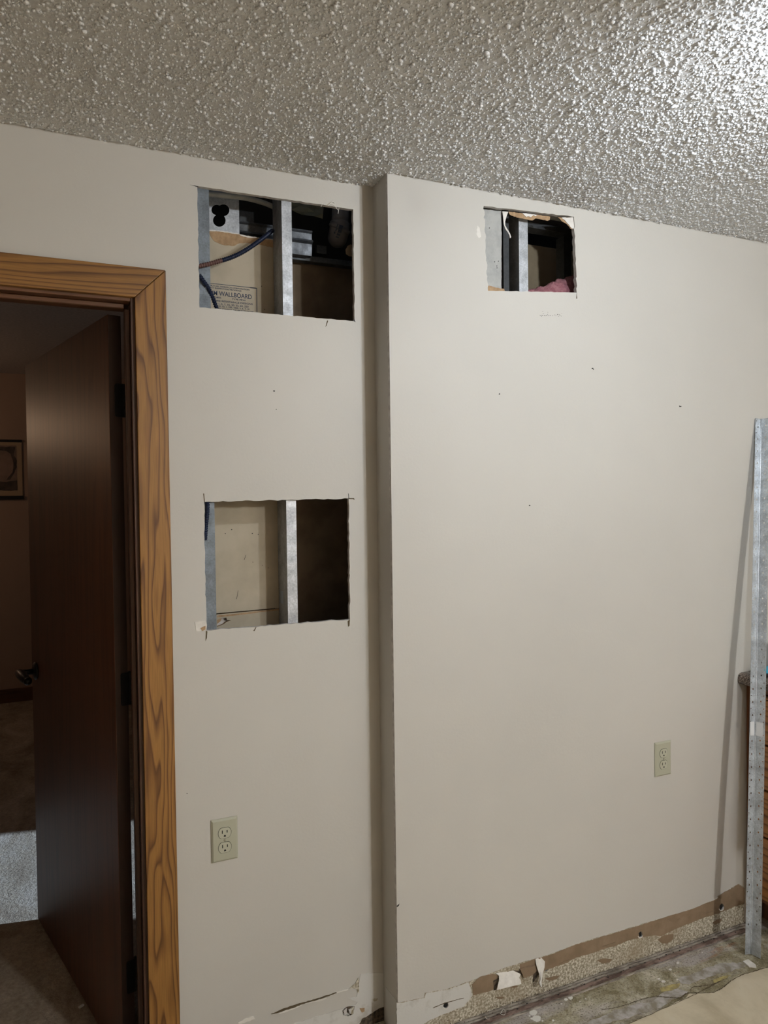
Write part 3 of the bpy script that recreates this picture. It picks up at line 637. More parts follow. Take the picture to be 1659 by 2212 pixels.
for a, b in (((455, 985), (440, 1065)), ((528, 650), (512, 695))):
    p, q = c3(*a), c3(*b); plate('scratch', [[B(p[0], p[1], .0006), B(q[0], q[1], .0006), B(q[0]+.8, q[1], .0006), B(p[0]+.7, p[1], .0006)]], (0, .0005, 0), M_NAIL, brd)
for x, y in ((684, 988), (712, 1196), (218, 866)):
    px, py = c1(x, y); P = [B(px+math.cos(k)*.9, py+math.sin(k)*1.0, .0006) for k in np.linspace(0, 5.2, 6)]
    plate('fleck', [P], (0, .0005, 0), M_NAIL, brd)
# the printed stamp
ct = lambda x, y: (440+x/12.76, 600+y/12.76)
def stamp(txt, left, right, cap, name='stamp_text'):
    """letters laid on the board between two baseline points"""
    p, q = B(*left, .0006), B(*right, .0006); ht = (B(*cap, .0006)-p).length
    cu = bpy.data.curves.new('t', 'FONT'); cu.body = txt; cu.size = 1.0; cu.offset = .014
    to = bpy.data.objects.new('t', cu); col.objects.link(to)
    dg = bpy.context.evaluated_depsgraph_get(); me = bpy.data.meshes.new_from_object(to.evaluated_get(dg))
    bpy.data.objects.remove(to); bpy.data.curves.remove(cu)
    xs = [v.co.x for v in me.vertices]; x0, x1 = min(xs), max(xs); cap_h = .70
    wd = (q-p).length
    vs = [(p.x+(v.co.x-x0)/(x1-x0)*wd, p.y, p.z+(q.z-p.z)*(v.co.x-x0)/(x1-x0)+v.co.y/cap_h*ht) for v in me.vertices]
    fs = [tuple(pl_.vertices) for pl_ in me.polygons]; bpy.data.meshes.remove(me)
    o = mk(name, vs, fs, M_INK, brd); o['label'] = 'blue-grey stamped lettering'; return o
stamp('MUTUAL RESEARCH CORPORATION', ct(175, 228), ct(1262, 352), ct(175, 190))
stamp('NT INSPECTION PROGRAM', ct(195, 288), ct(1035, 384), ct(195, 252))
stamp('GYPSUM WALLBOARD', ct(-190, 425), ct(1325, 590), ct(-190, 300))
stamp('THICKNESS', ct(110, 535), ct(482, 573), ct(110, 492))
stamp('TYPE FRW', ct(780, 612), ct(1160, 648), ct(780, 566))
stamp('FIRE RESISTANCE DESIGNS', ct(310, 648), ct(1350, 752), ct(310, 602))
stamp('1, 5, 7, 16, 20, 22, 23, 250', ct(415, 742), ct(1235, 822), ct(415, 695))
stamp('10, 10, 1, 100, 1000, 5, 6, 7, 10', ct(410, 800), ct(1260, 890), ct(410, 760))
stamp('FOR ACOUSTICAL AND FIRE RATED SYSTEMS', ct(390, 868), ct(1380, 962), ct(390, 832))
for q in ([(-100, 112), (1470, 282), (1470, 298), (-100, 126)], [(1452, 285), (1470, 285), (1482, 1000), (1464, 1000)], [(1270, 258), (1440, 275), (1440, 300), (1290, 285)]):
    plate('stamp_border', [[B(*ct(x, y), .0006) for x, y in q]], (0, .0003, 0), M_INK, brd)

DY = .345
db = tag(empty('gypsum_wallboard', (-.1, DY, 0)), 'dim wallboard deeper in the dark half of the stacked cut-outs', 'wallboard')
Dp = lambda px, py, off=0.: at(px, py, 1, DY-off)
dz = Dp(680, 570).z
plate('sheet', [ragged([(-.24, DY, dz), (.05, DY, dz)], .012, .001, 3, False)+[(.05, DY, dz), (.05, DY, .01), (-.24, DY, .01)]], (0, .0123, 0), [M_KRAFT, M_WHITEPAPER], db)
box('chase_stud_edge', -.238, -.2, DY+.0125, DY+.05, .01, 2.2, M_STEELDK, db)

# ------------------------------------------------------------------ steel and pipes at the top of the upper cut-out
PY = .2335
Pp = lambda px, py, off=0.: at(px, py, 1, PY-off)
c2 = lambda x, y: (440+x/9.217, 400+y/9.217)
def trefoil():
    C = [(258, 492, 104), (395, 498, 118), (312, 702, 126)]; pts = []
    for k in range(72):
        a = 2*math.pi*k/72; t = 300.
        while t > 0 and not any(math.hypot(315+t*math.cos(a)-x, 590+t*math.sin(a)-y) <= r_ for x, y, r_ in C): t -= 1.5
        pts.append((315+t*math.cos(a), 590+t*math.sin(a)))
    return pts
pk = tag(plate('punched_plate', [[Pp(*c2(x, y)) for x, y in [(-60, 60), (700, 150), (712, 1010), (-60, 930)]], [Pp(*c2(x, y)) for x, y in trefoil()]], (0, .0014, 0), M_STEEL),
         'galvanised plate with a clover-shaped knockout above the stamped wallboard', 'steel plate')
TY = .262
Tp = lambda px, py: at(px, py, 1, TY)
zt, zm, zb = Tp(*c1(960, 467)).z, Tp(*c1(960, 568)).z, Tp(*c1(960, 688)).z
xt0, xt1 = -.36, Tp(*c1(1140, 560)).x
prof = [(TY+.03, zt), (TY, zt), (TY-.001, zt-.004), (TY+.004, zt-.008), (TY+.006, zm+.008), (TY-.006, zm+.003), (TY-.008, zm-.002), (TY+.004, zm-.006), (TY+.008, zb), (TY+.03, zb), (TY+.03, zb+.0012), (TY+.0095, zb+.0012), (TY+.0055, zm-.005), (TY-.0065, zm-.001), (TY-.0045, zm+.002), (TY+.0075, zm+.007), (TY+.0055, zt-.0085), (TY+.001, zt-.0045), (TY+.002, zt-.0012), (TY+.03, zt-.0012)]
tag(plate('steel_track', [[Vector((xt0, y, z)) for y, z in prof]], (xt1-xt0, 0, 0), M_STEELDK), 'ribbed galvanised track running level behind the middle stud', 'steel track')
bl = Tp(*c1(495, 300)); br = Tp(*c1(625, 400))
tag(box('steel_bracket', bl.x, br.x, TY+.012, TY+.014, zt+.001, at(*c1(560, 318), 1, TY+.012).z, M_STEELDK), 'small steel tab standing on the level track', 'bracket')
KY = .300
Kp = lambda px, py: at(px, py, 1, KY)
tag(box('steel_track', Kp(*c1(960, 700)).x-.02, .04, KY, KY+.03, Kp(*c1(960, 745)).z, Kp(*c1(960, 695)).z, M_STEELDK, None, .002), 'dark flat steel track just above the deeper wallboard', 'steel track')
tag(box('steel_clip', Kp(*c1(1180, 620)).x, Kp(*c1(1270, 640)).x, KY+.002, KY+.022, Kp(*c1(1200, 690)).z, Kp(*c1(1200, 618)).z, M_STEELDK, None, .001), 'short steel clip under the white pipe fitting', 'bracket')
# grey conduit sweeping along the top
CY = .196
path = [at(*c1(x, y), 1, CY+dy) for x, y, dy in [(60, 145, -.005), (195, 163, 0), (350, 176, .004), (520, 195, .010), (640, 222, .018), (740, 255, .03), (800, 285, .045), (900, 350, .07)]]
tag(tube('conduit', catmull(path, 6), .0072, M_CONDUIT, None, 16), 'grey conduit curving along the top of the upper cut-out', 'conduit')
# plastic film and dark duct behind
c3b = lambda x, y: (615+x/10.37, 430+y/10.37)
fy = .285
film_rows = [[(150, 60), (330, 70), (520, 90), (700, 110), (880, 130)], [(150, 150), (330, 150), (520, 180), (700, 215), (870, 200)], [(150, 240), (340, 280), (520, 290), (680, 300), (860, 320)], [(260, 300), (380, 350), (520, 370), (660, 385), (850, 440)]]
v = [at(*c3b(x, y), 1, fy+.010*math.sin(i*2.1+j*1.7)) for i, r_ in enumerate(film_rows) for j, (x, y) in enumerate(r_)]
k = 5; fc = [(i*k+j, i*k+j+1, (i+1)*k+j+1, (i+1)*k+j) for i in range(3) for j in range(4)]
n = len(v); v += [p+Vector((0, .0008, 0)) for p in v]; fc += [tuple(a+n for a in q[::-1]) for q in fc]
tag(mk('plastic_film', v, fc, M_FILM, None), 'crumpled clear plastic film hanging above the level steel track', 'plastic film')
# PVC pipe with elbow fitting
pv = [at(*c3b(x, y), 1, yy) for x, y, yy in [(1255, -60, .262), (1250, 200, .262), (1245, 420, .262), (1225, 600, .262)]]
pipe = tag(empty('drain_pipe', (pv[-1].x, .262, pv[-1].z)), 'grey plastic drain pipe with printed elbow fitting in the dark corner', 'pipe')
tube('pipe', pv, .0262, M_PVC, pipe, 28)
el = [at(*c3b(x, y), 1, yy) for x, y, yy in [(1232, 540, .262), (1226, 640, .262), (1212, 740, .267), (1196, 820, .279), (1186, 860, .296), (1182, 872, .325), (1182, 872, .37)]]
tube('elbow', catmull(el, 4), [.0302]*25, M_PVC, pipe, 32)
d = (el[2]-el[1]).normalized()
lathe('elbow_rim', [(.0300, -.010), (.0338, -.009), (.0338, .004), (.0300, .006)], el[1]+d*.004, d+Vector((-.35, .0, 0)), M_PVC, pipe, 32)
lf = Vector((CAM.x-el[1].x, CAM.y-el[1].y, 0)).normalized()
for q in [[(1230, 570), (1310, 600), (1285, 690), (1205, 660)], [(1205, 680), (1280, 705), (1265, 760), (1190, 745)], [(1175, 760), (1245, 785), (1235, 825), (1160, 805)], [(1180, 560), (1195, 565), (1170, 640), (1155, 640)], [(1160, 650), (1180, 655), (1150, 720), (1130, 715)], [(1110, 725), (1140, 735), (1125, 780), (1100, 760)], [(1150, 830), (1215, 850), (1205, 872), (1140, 855)]]:
    plate('printed_mark', [[at(*c3b(x, y), 1, .2275+max(0, y-700)*.00004) for x, y in q]], (0, .0004, 0), M_INK, pipe)
# torn scrap against the return and loose paper fibres on the cut
tag(plate('paper_scrap', [ragged([at(*c3b(x, y), 1, YL+T+.03) for x, y in [(1400, 1060), (1470, 1015), (1520, 1030), (1520, 1290), (1440, 1280), (1370, 1230), (1360, 1140)]], .004, .0009, 3)], (0, .0008, 0), M_KRAFT), 'torn brown paper scrap at the corner edge of the upper cut-out', 'paper scrap')
for pts in ([(955, 150), (1000, 110), (1040, 80), (1080, 60), (1112, 92)], [(1035, 118), (1090, 135), (1140, 175), (1185, 245)], [(1215, 195), (1205, 260), (1195, 330)], [(812, 175), (830, 140), (850, 105), (862, 130)]):
    P = [L(*c3b(x, y), .004+.003*math.sin(i)) for i, (x, y) in enumerate(pts)]
    tube('paper_fibre', catmull(P, 4), .0008, M_WHITEPAPER, wall_left, 5)

# ------------------------------------------------------------------ blue armoured cables
def cable(name_label, path, r_, pitch, parts, spacing=.0009):
    """spiral-ribbed armour; parts = (name, from, to, material) fractions of the length"""
    P = catmull(path, 14)
    ds = [0]
    for a, b in zip(P, P[1:]): ds.append(ds[-1]+(b-a).length)
    tot = ds[-1]; n = int(tot/spacing)
    def samp(s):
        i = 0
        while i < len(ds)-2 and ds[i+1] < s: i += 1
        t = (s-ds[i])/max(1e-9, ds[i+1]-ds[i]); return P[i].lerp(P[i+1], min(1, max(0, t)))
    e = tag(empty('armoured_cable', P[0]), name_label, 'cable', 'blue armoured cables in the wall')
    for nm, a, b, m in parts:
        k0, k1 = int(a*n), int(b*n); pts = [samp(k*tot/n) for k in range(k0, k1+1)]
        tube(nm, pts, [r_*(1+.17*math.sin(2*math.pi*k*spacing/pitch)) for k in range(k0, k1+1)], m, e, 10)
    return e
cb = lambda x, y, yy: at(*c1(x, y), 1, yy)
cable('blue armoured cable with red bare end curving up past the stamped wallboard',
      [cb(118, 810, .1085), cb(160, 801, .1085), cb(210, 790, .1085), cb(300, 765, .112), cb(400, 735, .118), cb(500, 690, .126), cb(600, 628, .136), cb(700, 555, .152), cb(750, 515, .163), cb(786, 486, .170)],
      .0056, .0064, [('red_armour', .0, .245, M_RED), ('blue_armour', .245, 1., M_BLUE)])
cable('blue armoured cable dropping out of view over the stamped wallboard',
      [cb(124, 888, .1085), cb(145, 915, .1085), cb(168, 950, .109), cb(205, 1000, .112), cb(238, 1070, .116), cb(262, 1130, .121), cb(282, 1185, .126), cb(300, 1260, .132), cb(312, 1400, .145)],
      .0054, .0062, [('blue_armour', .0, 1., M_BLUE)])
cable('blue armoured cable beside the stud in the lower cut-out',
      [at(*c3(x, y), 1, yy) for x, y, yy in [(166, 150, .1085), (168, 190, .1085), (165, 250, .1085), (157, 330, .1085), (149, 420, .1085), (143, 510, .1085)]],
      .0054, .0062, [('blue_armour', .0, 1., M_BLUE)])

# ------------------------------------------------------------------ inside the cut-out of the other wall
c4 = lambda x, y: (1020+x/6.38, 420+y/6.38)
W1 = T+.0004
gb = lambda x, y, off=0.: at(*c4(x, y), 1, W1-off)
g1 = tag(empty('wallboard_strip', (.33, W1, 2.0)), 'grey unpainted wallboard strip at the edge of the square cut-out by the ceiling', 'wallboard')
pts = [gb(90, 195), gb(405, 232), gb(405, 1450), gb(90, 1450)]
rg = ragged([pts[0], pts[1]], .008, .0008, 1, False)+ragged([pts[1], pts[2]], .006, .0008, 2, False)+[pts[2], pts[3]]
plate('sheet', [rg], (0, .0123, 0), [M_GREYBOARD, M_TAN], g1)
plate('torn_face', [ragged([gb(200, 1255, .0008), gb(260, 1262, .0008), gb(330, 1285, .0008), gb(440, 1300, .0008), gb(455, 1345, .0008), gb(200, 1350, .0008)], .006, .0008, 4)], (0, .0007, 0), M_TAN, g1)
for x, y in ((310, 928), (362, 920), (343, 1012), (238, 462), (340, 985)):
    plate('fleck', [[gb(x+math.cos(k)*7, y+math.sin(k)*7, .0006) for k in np.linspace(0, 5.2, 6)]], (0, .0005, 0), M_NAIL, g1)
sx = at(*c4(645, 800), 1, .030).x
stud(sx, .030, 'galvanised stud in the square cut-out by the ceiling', .080, at(*c4(768, 800), 1, .030).x-sx, 1.0, 2.42)
stud(at(*c4(440, 800), 1, .05).x+.004, .060, 'dark inner stud behind the grey wallboard strip', .060, .02, 1.0, 2.42, m=M_STEELBLK)
CBY = .235
bb = tag(box('gypsum_wallboard', .15, .95, CBY, CBY+.0123, .0, at(*c4(850, 700), 1, CBY).z, M_KRAFT2), 'brown wallboard at the back of the square cut-out by the ceiling', 'wallboard')
tz = lambda y: at(*c4(900, y), 1, .118).z
ft = tag(empty('steel_track', (.6, .118, tz(480))), 'dark steel framing across the top of the square cut-out', 'steel track')
box('track', sx+.034, .9, .100, .145, tz(505), tz(430), M_STEELBLK, ft, .001)
xx = at(*c4(1265, 800), 1, .118).x
box('cross_stud', xx, xx+.03, .118, .160, 1.9, tz(506), M_STEELBLK, ft, .001)
# pink insulation
def insulation():
    nx, nz = 46, 22; x0, x1 = sx+.035, .80
    prof = [(700, 1310), (800, 1290), (860, 1305), (920, 1292), (980, 1285), (1050, 1240), (1110, 1195), (1180, 1178), (1250, 1180), (1320, 1140), (1400, 1110), (1600, 1060)]
    px = np.array([at(*c4(*p), 1, .07).x for p in prof]); pz = np.array([at(*c4(*p), 1, .07).z for p in prof])
    v = []; f = []
    for i in range(nx):
        x = x0+(x1-x0)*i/(nx-1); zt_ = np.interp(x, px, pz); 
        for j in range(nz):
            t = j/(nz-1); a = t*math.pi*.62
            y = min(.110, .072-.034*math.cos(a)); z = zt_-.10+.10*math.sin(min(a, math.pi/2)) if a < math.pi/2 else zt_-.02*(a-math.pi/2)
            nse = .0035*math.sin(61*x+7*t)+.003*math.sin(143*x+13*t+1)+.0025*math.sin(37*x-19*t)+random.uniform(-.0022, .0022)
            v.append((x, y+nse*.7, z+nse))
    for i in range(nx-1):
        for j in range(nz-1): f.append((i*nz+j, (i+1)*nz+j, (i+1)*nz+j+1, i*nz+j+1))
    n = len(v)
    v += [(v[i*nz][0], .112, v[i*nz][2]) for i in range(nx)]
    for i in range(nx-1): f.append((i*nz, n+i, n+i+1, (i+1)*nz)); f.append((i*nz+nz-1, (i+1)*nz+nz-1, n+i+1, n+i))
    return tag(fixn(mk('insulation', v, f, M_PINK, None, smooth=True)), 'pink fibreglass insulation bulging in the square cut-out by the ceiling', 'insulation')
insulation()
# torn edges of the cut
h4 = lambda x, y, off=0.: at(*c4(x, y), 1, .006-off)
plate('torn_paper', [ragged([h4(500, 236), h4(620, 250), h4(760, 270), h4(900, 280), h4(1075, 308), h4(1070, 350), h4(1040, 362), h4(940, 345), h4(870, 330), h4(830, 358), h4(760, 345), h4(640, 322), h4(560, 296), h4(515, 275)], .005, .0010, 5)], (0, .0009, 0), M_TAN, wall_right)
plate('torn_paper', [ragged([h4(690, 255, .002), h4(900, 282, .002), h4(870, 300, .002), h4(845, 285, .002), h4(810, 315, .002), h4(770, 300, .002), h4(745, 310, .002), h4(715, 280, .002)], .005, .0008, 6)], (0, .0009, 0), M_WHITEPAPER, wall_right)
plate('torn_paper', [ragged([h4(1180, 318), h4(1400, 320), h4(1400, 480), h4(1368, 480), h4(1300, 405), h4(1240, 375), h4(1210, 335)], .005, .0010, 7)], (0, .0009, 0), M_TAN, wall_right)
plate('torn_paper', [ragged([h4(1230, 318, .002), h4(1402, 318, .002), h4(1402, 475, .002), h4(1365, 462, .002), h4(1320, 405, .002), h4(1270, 350, .002)], .005, .0010, 8)], (0, .0009, 0), M_WHITEPAPER, wall_right)
hang = [[(415, 232), (498, 238)], [(425, 300), (475, 300)], [(432, 370), (455, 372)], [(438, 420), (455, 425)], [(455, 470), (475, 462)], [(490, 520), (505, 508)], [(512, 560), (525, 545)], [(520, 605), (537, 590)]]
v = []
for i, (a, b) in enumerate(hang): v += [h4(*a, .001+.001*i), h4(*b, .001+.002*math.sin(i))]
n = len(v); fc = [(2*i, 2*i+1, 2*i+3, 2*i+2) for i in range(len(hang)-1)]
v += [Vector(p)+Vector((0, .0007, 0)) for p in v]; fc += [tuple(a+n for a in q[::-1]) for q in fc]
mk('hanging_paper', v, fc, M_WHITEPAPER, wall_right)

# ------------------------------------------------------------------ outlets
def outlet(cx_, cz_, y, label):
    o = tag(empty('electrical_outlet', (cx_, y, cz_-.057)), label, 'outlet', 'duplex outlets low on the walls')
    w_, h_ = .0355, .0575; b_ = .005
    v = [(cx_+sx_*w_, y-.0004, cz_+sz_*h_) for sx_, sz_ in ((-1, -1), (1, -1), (1, 1), (-1, 1))]
    v += [(cx_+sx_*w_, y-.0022, cz_+sz_*h_) for sx_, sz_ in ((-1, -1), (1, -1), (1, 1), (-1, 1))]
    v += [(cx_+sx_*(w_-b_), y-.0062, cz_+sz_*(h_-b_)) for sx_, sz_ in ((-1, -1), (1, -1), (1, 1), (-1, 1))]
    f = [(8, 9, 10, 11), (3, 2, 1, 0)]+[(i+a, (i+1) % 4+a, (i+1) % 4+a+4, i+a+4) for a in (0, 4) for i in range(4)]
    pl_ = fixn(mk('cover_plate', v, f, M_ALMOND, o)); bevel(pl_, .0006, 2)
    def face_loop(zc, k, yy):
        out = []
        for i in range(32):
            a = 2*math.pi*i/32; x = .0172*k*math.cos(a); z = max(-.0142*k, min(.0142*k, .0172*k*math.sin(a))); out.append(Vector((cx_+x, yy, zc+z)))
        return out
    for s in (1, -1):
        zc = cz_+s*.0195
        plate('shadow_gap', [face_loop(zc, 1.045, y-.0064)], (0, .0010, 0), M_SLOT, o)
        rf = plate('receptacle', [face_loop(zc, .985, y-.0072)], (0, .002, 0), M_ALMOND2, o)
        for dx, hh in ((-.0064, .0088), (.0064, .0070)):
            box('slot', cx_+dx-.0012, cx_+dx+.0012, y-.0074, y-.0062, zc+.0035-hh/2, zc+.0035+hh/2, M_SLOT, rf)
        gp = [Vector((cx_+.0028*math.cos(a), y-.0074, zc-.0082+.0030*math.sin(a))) for a in np.linspace(0, math.pi, 9)]+[Vector((cx_-.0028, y-.0074, zc-.0098)), Vector((cx_+.0028, y-.0074, zc-.0098))]
        plate('slot', [gp], (0, .0012, 0), M_SLOT, rf)
    sw = lathe('screw', [(.0034, 0), (.0034, .0006), (.0026, .0012)], (cx_, y-.0062, cz_), (0, -1, 0), M_SCREW, o, 14)
    box('slot', cx_-.0004, cx_+.0004, y-.0076, y-.0070, cz_-.0028, cz_+.0028, M_SLOT, sw)
a, b = L(485, 1813), R(1430.5, 1638)
outlet(-.4585, .6335, YL, 'almond duplex outlet low on the wall beside the doorway casing')
outlet(.9855, .656, 0., 'almond duplex outlet on the forward wall near the oak drawers')

# ------------------------------------------------------------------ floor finish by the wall
coat = [(1659, 2089), (1603, 2104), (1585, 2112), (1566, 2128), (1549, 2141), (1520, 2146), (1490, 2146), (1477, 2158), (1455, 2168), (1365, 2208), (1300, 2240), (1150, 2320)]
P = [G(x, y, .0012) for x, y in coat]
loop = ragged(P, .012, .0022, 91, False)+[P[-1], Vector((-.3, -.75, .0012)), Vector((XW+.05, -.9, .0012)), Vector((XW+.05, YB+.05, .0012)), Vector((XE-.05, YB+.05, .0012)), Vector((XE-.05, -1.26, .0012)), Vector((1.42, -1.26, .0012)), Vector((1.42, P[0].y-.03, .0012))]
plate('levelling_coat', [loop], (0, 0, -.0011), M_COAT, floor)['label'] = 'pale levelling coat with ragged edge'
cq = lambda x, y: (1300+x/4.621, 1940+y/4.621)
def ribbon(name, pts, wd, m, z, seed, parent=floor):
    r = random.Random(seed); P = catmull([G(x, y, z) for x, y in pts], 8); a = []; b = []
    for i, p in enumerate(P):
        t = (P[min(i+1, len(P)-1)]-P[max(i-1, 0)]); s = Vector((-t.y, t.x, 0)).normalized()*wd*r.uniform(.35, 1.0)
        j = Vector((r.uniform(-1, 1), r.uniform(-1, 1), 0))*.0012; a.append(p+s+j); b.append(p-s+j)
    n = len(P); v = a+b
    f = [(i, i+1, n+i+1, n+i) for i in range(n-1)]
    return mk(name, v, f, m, parent)
ribbon('crack', [(1665, 2087)]+[cq(x, y) for x, y in [(1500, 735), (1400, 765), (1290, 825), (1220, 885), (1140, 930), (1040, 945), (880, 945), (820, 965), (780, 998), (700, 990), (620, 985), (540, 978)]], .0022, M_CRACK, .0016, 1)
ribbon('crack', [cq(x, y) for x, y in [(1250, 790), (1120, 860), (1000, 925), (880, 985), (700, 1065), (500, 1155), (300, 1240), (200, 1290)]], .0013, M_CRACK, .0017, 2)
ribbon('crack', [cq(x, y) for x, y in [(885, 935), (895, 900), (920, 885), (1000, 875), (1120, 855), (1160, 785)]], .0016, M_CRACK, .0018, 3)
ribbon('crack', [cq(x, y) for x, y in [(540, 978), (400, 1010), (250, 1060), (100, 1100), (0, 1110)]], .0014, M_CRACK, .0009, 4)
def splat(name, pts, m, z, seed, amp=.004): return plate(name, [ragged([G(x, y, z) for x, y in pts], .012, amp, seed)], (0, 0, -.0006), m, floor)
splat('grey_residue', [cq(x, y) for x, y in [(0, 1180), (150, 1110), (330, 1060), (480, 1040), (560, 990), (640, 930), (760, 905), (860, 930), (800, 985), (700, 1010), (640, 1060), (450, 1140), (300, 1180), (120, 1220), (0, 1270), (-150, 1330), (-150, 1250)]], M_GREYGLUE, .0008, 5)
splat('grey_residue', [cq(x, y) for x, y in [(760, 800), (900, 760), (1050, 690), (1200, 650), (1380, 640), (1460, 660), (1380, 700), (1200, 750), (1050, 790), (880, 860), (790, 850)]], M_GREYGLUE, .0008, 6)
splat('yellow_residue', [cq(x, y) for x, y in [(580, 900), (680, 865), (780, 850), (770, 885), (650, 925), (590, 935)]], M_YELLOW, .0012, 7, .003)
splat('yellow_residue', [cq(x, y) for x, y in [(1110, 820), (1180, 790), (1290, 770), (1250, 800), (1160, 830), (1120, 850)]], M_YELLOW, .0020, 8, .003)
for i, (x, y, r_) in enumerate(((1151.5, 2187, 8.5), (1159, 2200, 9.5), (1222.5, 2158.5, 3.8), (1232.5, 2155, 5), (1195, 2204, 2.6), (1172, 2205, 2), (1144, 2194, 2), (1148, 2200, 2.4))):
    n = 12; rr = random.Random(i); P = [G(x+math.cos(2*math.pi*k/n)*r_*rr.uniform(.88, 1.1), y+math.sin(2*math.pi*k/n)*r_*.72*rr.uniform(.88, 1.1), .0016) for k in range(n)]
    plate('paint_drop', [P], (0, 0, -.0014), M_PAINTDROP, floor)
FLK = ['white paint flake on the slab beside the lilac-grey residue', 'white paint flake shaped like a crumb between tack strip and yellow residue', 'largest white paint flake beside the grey residue patch', 'white paint flake just above the largest flake by the residue', 'small white paint flake past the end of the yellow residue', 'white flake lying under the middle anchor hole of the forward wall', 'tiny white flake nearest the leaning corner bead', 'small white flake beside the row of paint drops', 'tiny white flake closest to the reddish tack strip', 'tiny white flake between the tack strip and paint drops']
for i, (x, y, s) in enumerate(((1464, 2079, 4), (1448.5, 2094, 3.5), (1433, 2119.5, 4.5), (1423, 2114, 3), (1463, 2116, 2.5), (1342, 2023, 2.5), (1517, 2057, 1.5), (1213, 2168, 2), (1265, 2157, 1.8), (1253, 2163, 1.5))):
    rr = random.Random(50+i); P = [G(x+math.cos(a_)*s*rr.uniform(.6, 1.2), y+math.sin(a_)*s*.6*rr.uniform(.6, 1.2), .003) for a_ in np.linspace(0, 5.4, 6)]
    tag(plate('paint_flake', [P], (0, 0, -.0022), M_WHITEPAPER), FLK[i], 'paint flake', 'white paint flakes on the slab')
# scraped lines of the old tack strip along the wall
def strips(name, y0, y1, zt_, m, label, x0, x1, seed):
    r = random.Random(seed); n = 150; v = []; f = []
    for i in range(n):
        x = x0+(x1-x0)*i/(n-1); j = r.uniform(-.0012, .0012); h = zt_*r.uniform(.7, 1.1)
        v += [(x, y0+j, .0003), (x, y0+j+.001, h), (x, (y0+y1)/2+j, h*1.06), (x, y1+j-.001, h*.9), (x, y1+j, .0003)]
    for i in range(n-1):
        for k in range(4): f.append((i*5+k, i*5+k+1, i*5+k+6, i*5+k+5))
        f.append((i*5+4, i*5, i*5+5, i*5+9))
    f += [(0, 1, 2, 3, 4), tuple(n*5-5+k for k in (4, 3, 2, 1, 0))]
    return tag(fixn(mk(name, v, f, m)), label, 'tack strip', 'remains of the carpet tack strip')
strips('tack_strip', -.0095, -.0020, .0046, M_STRIPGREY, 'thin grey glue ridge right at the foot of the forward wall', .004, 1.355, 1)
strips('tack_strip', -.0220, -.0135, .0050, M_STRIPGREY, 'second grey ridge of old glue along the forward wall', .004, 1.345, 4)
ts = strips('tack_strip', -.0395, -.0245, .0052, M_STRIPRED, 'splintered reddish tack strip remains along the forward wall', .004, 1.335, 2)
strips('tack_strip', -.0500, -.0435, .0034, M_STRIPGREY, 'outer pale glue ridge beside the reddish tack strip', .004, 1.325, 3)
for i in range(26):
    rr = random.Random(300+i); x = .02+i*.0505+rr.uniform(-.012, .012); y = -.031+rr.uniform(-.005, .005)
    obox('nail_head', (x, y, .0050), (.0042, .0008, 0), (-.0006, .0030, 0), (0, 0, .0016), M_NAIL, ts)
# dirt crumbs in the joint
v = []; f = []
for i in range(700):
    x = random.uniform(.004, 1.35); y = -abs(random.gauss(0, .016))-.002; s = random.uniform(.0006, .0021); z = .0002 if y < -.05 else .003
    if random.random() < .45: y = -.0016; z = random.uniform(.002, .02)*random.random()
    n = len(v); v += [(x-s, y, z), (x+s, y, z+s*.4), (x, y-s, z), (x, y-s*.3, z+s*1.5)]; f += [(n, n+1, n+3), (n+1, n+2, n+3), (n+2, n, n+3), (n, n+2, n+1)]
tag(mk('dirt_crumbs', v, f, M_DIRT), 'black dirt crumbs in the joint of wall and floor', kind='stuff')
for tl_, pts in zip(('looped pale carpet thread on the tack strip', 'short flat pale carpet thread at the near end of the tack strip', 'upright pale carpet thread on the tack strip below the torn flap'), ([(1081, 2190), (1087, 2180), (1091, 2184), (1090, 2192), (1082, 2191)], [(1048, 2196), (1052, 2201), (1058, 2201)], [(1105, 2174), (1104, 2168), (1106, 2165)])):
    P = catmull([G(x, y, .007) for x, y in pts], 5)
    tag(tube('carpet_thread', P, .0007, M_WHITEPAPER, None, 5), tl_, 'thread', 'carpet threads on the tack strip')
tag(plate('paper_scrap', [[G(x, y, .004) for x, y in [(1604.5, 2076), (1616, 2072), (1632, 2083), (1634, 2089), (1618, 2087)]]], (0, 0, -.0035), M_WHITEPAPER), 'white scrap under the foot of the leaning corner bead', 'paper scrap')

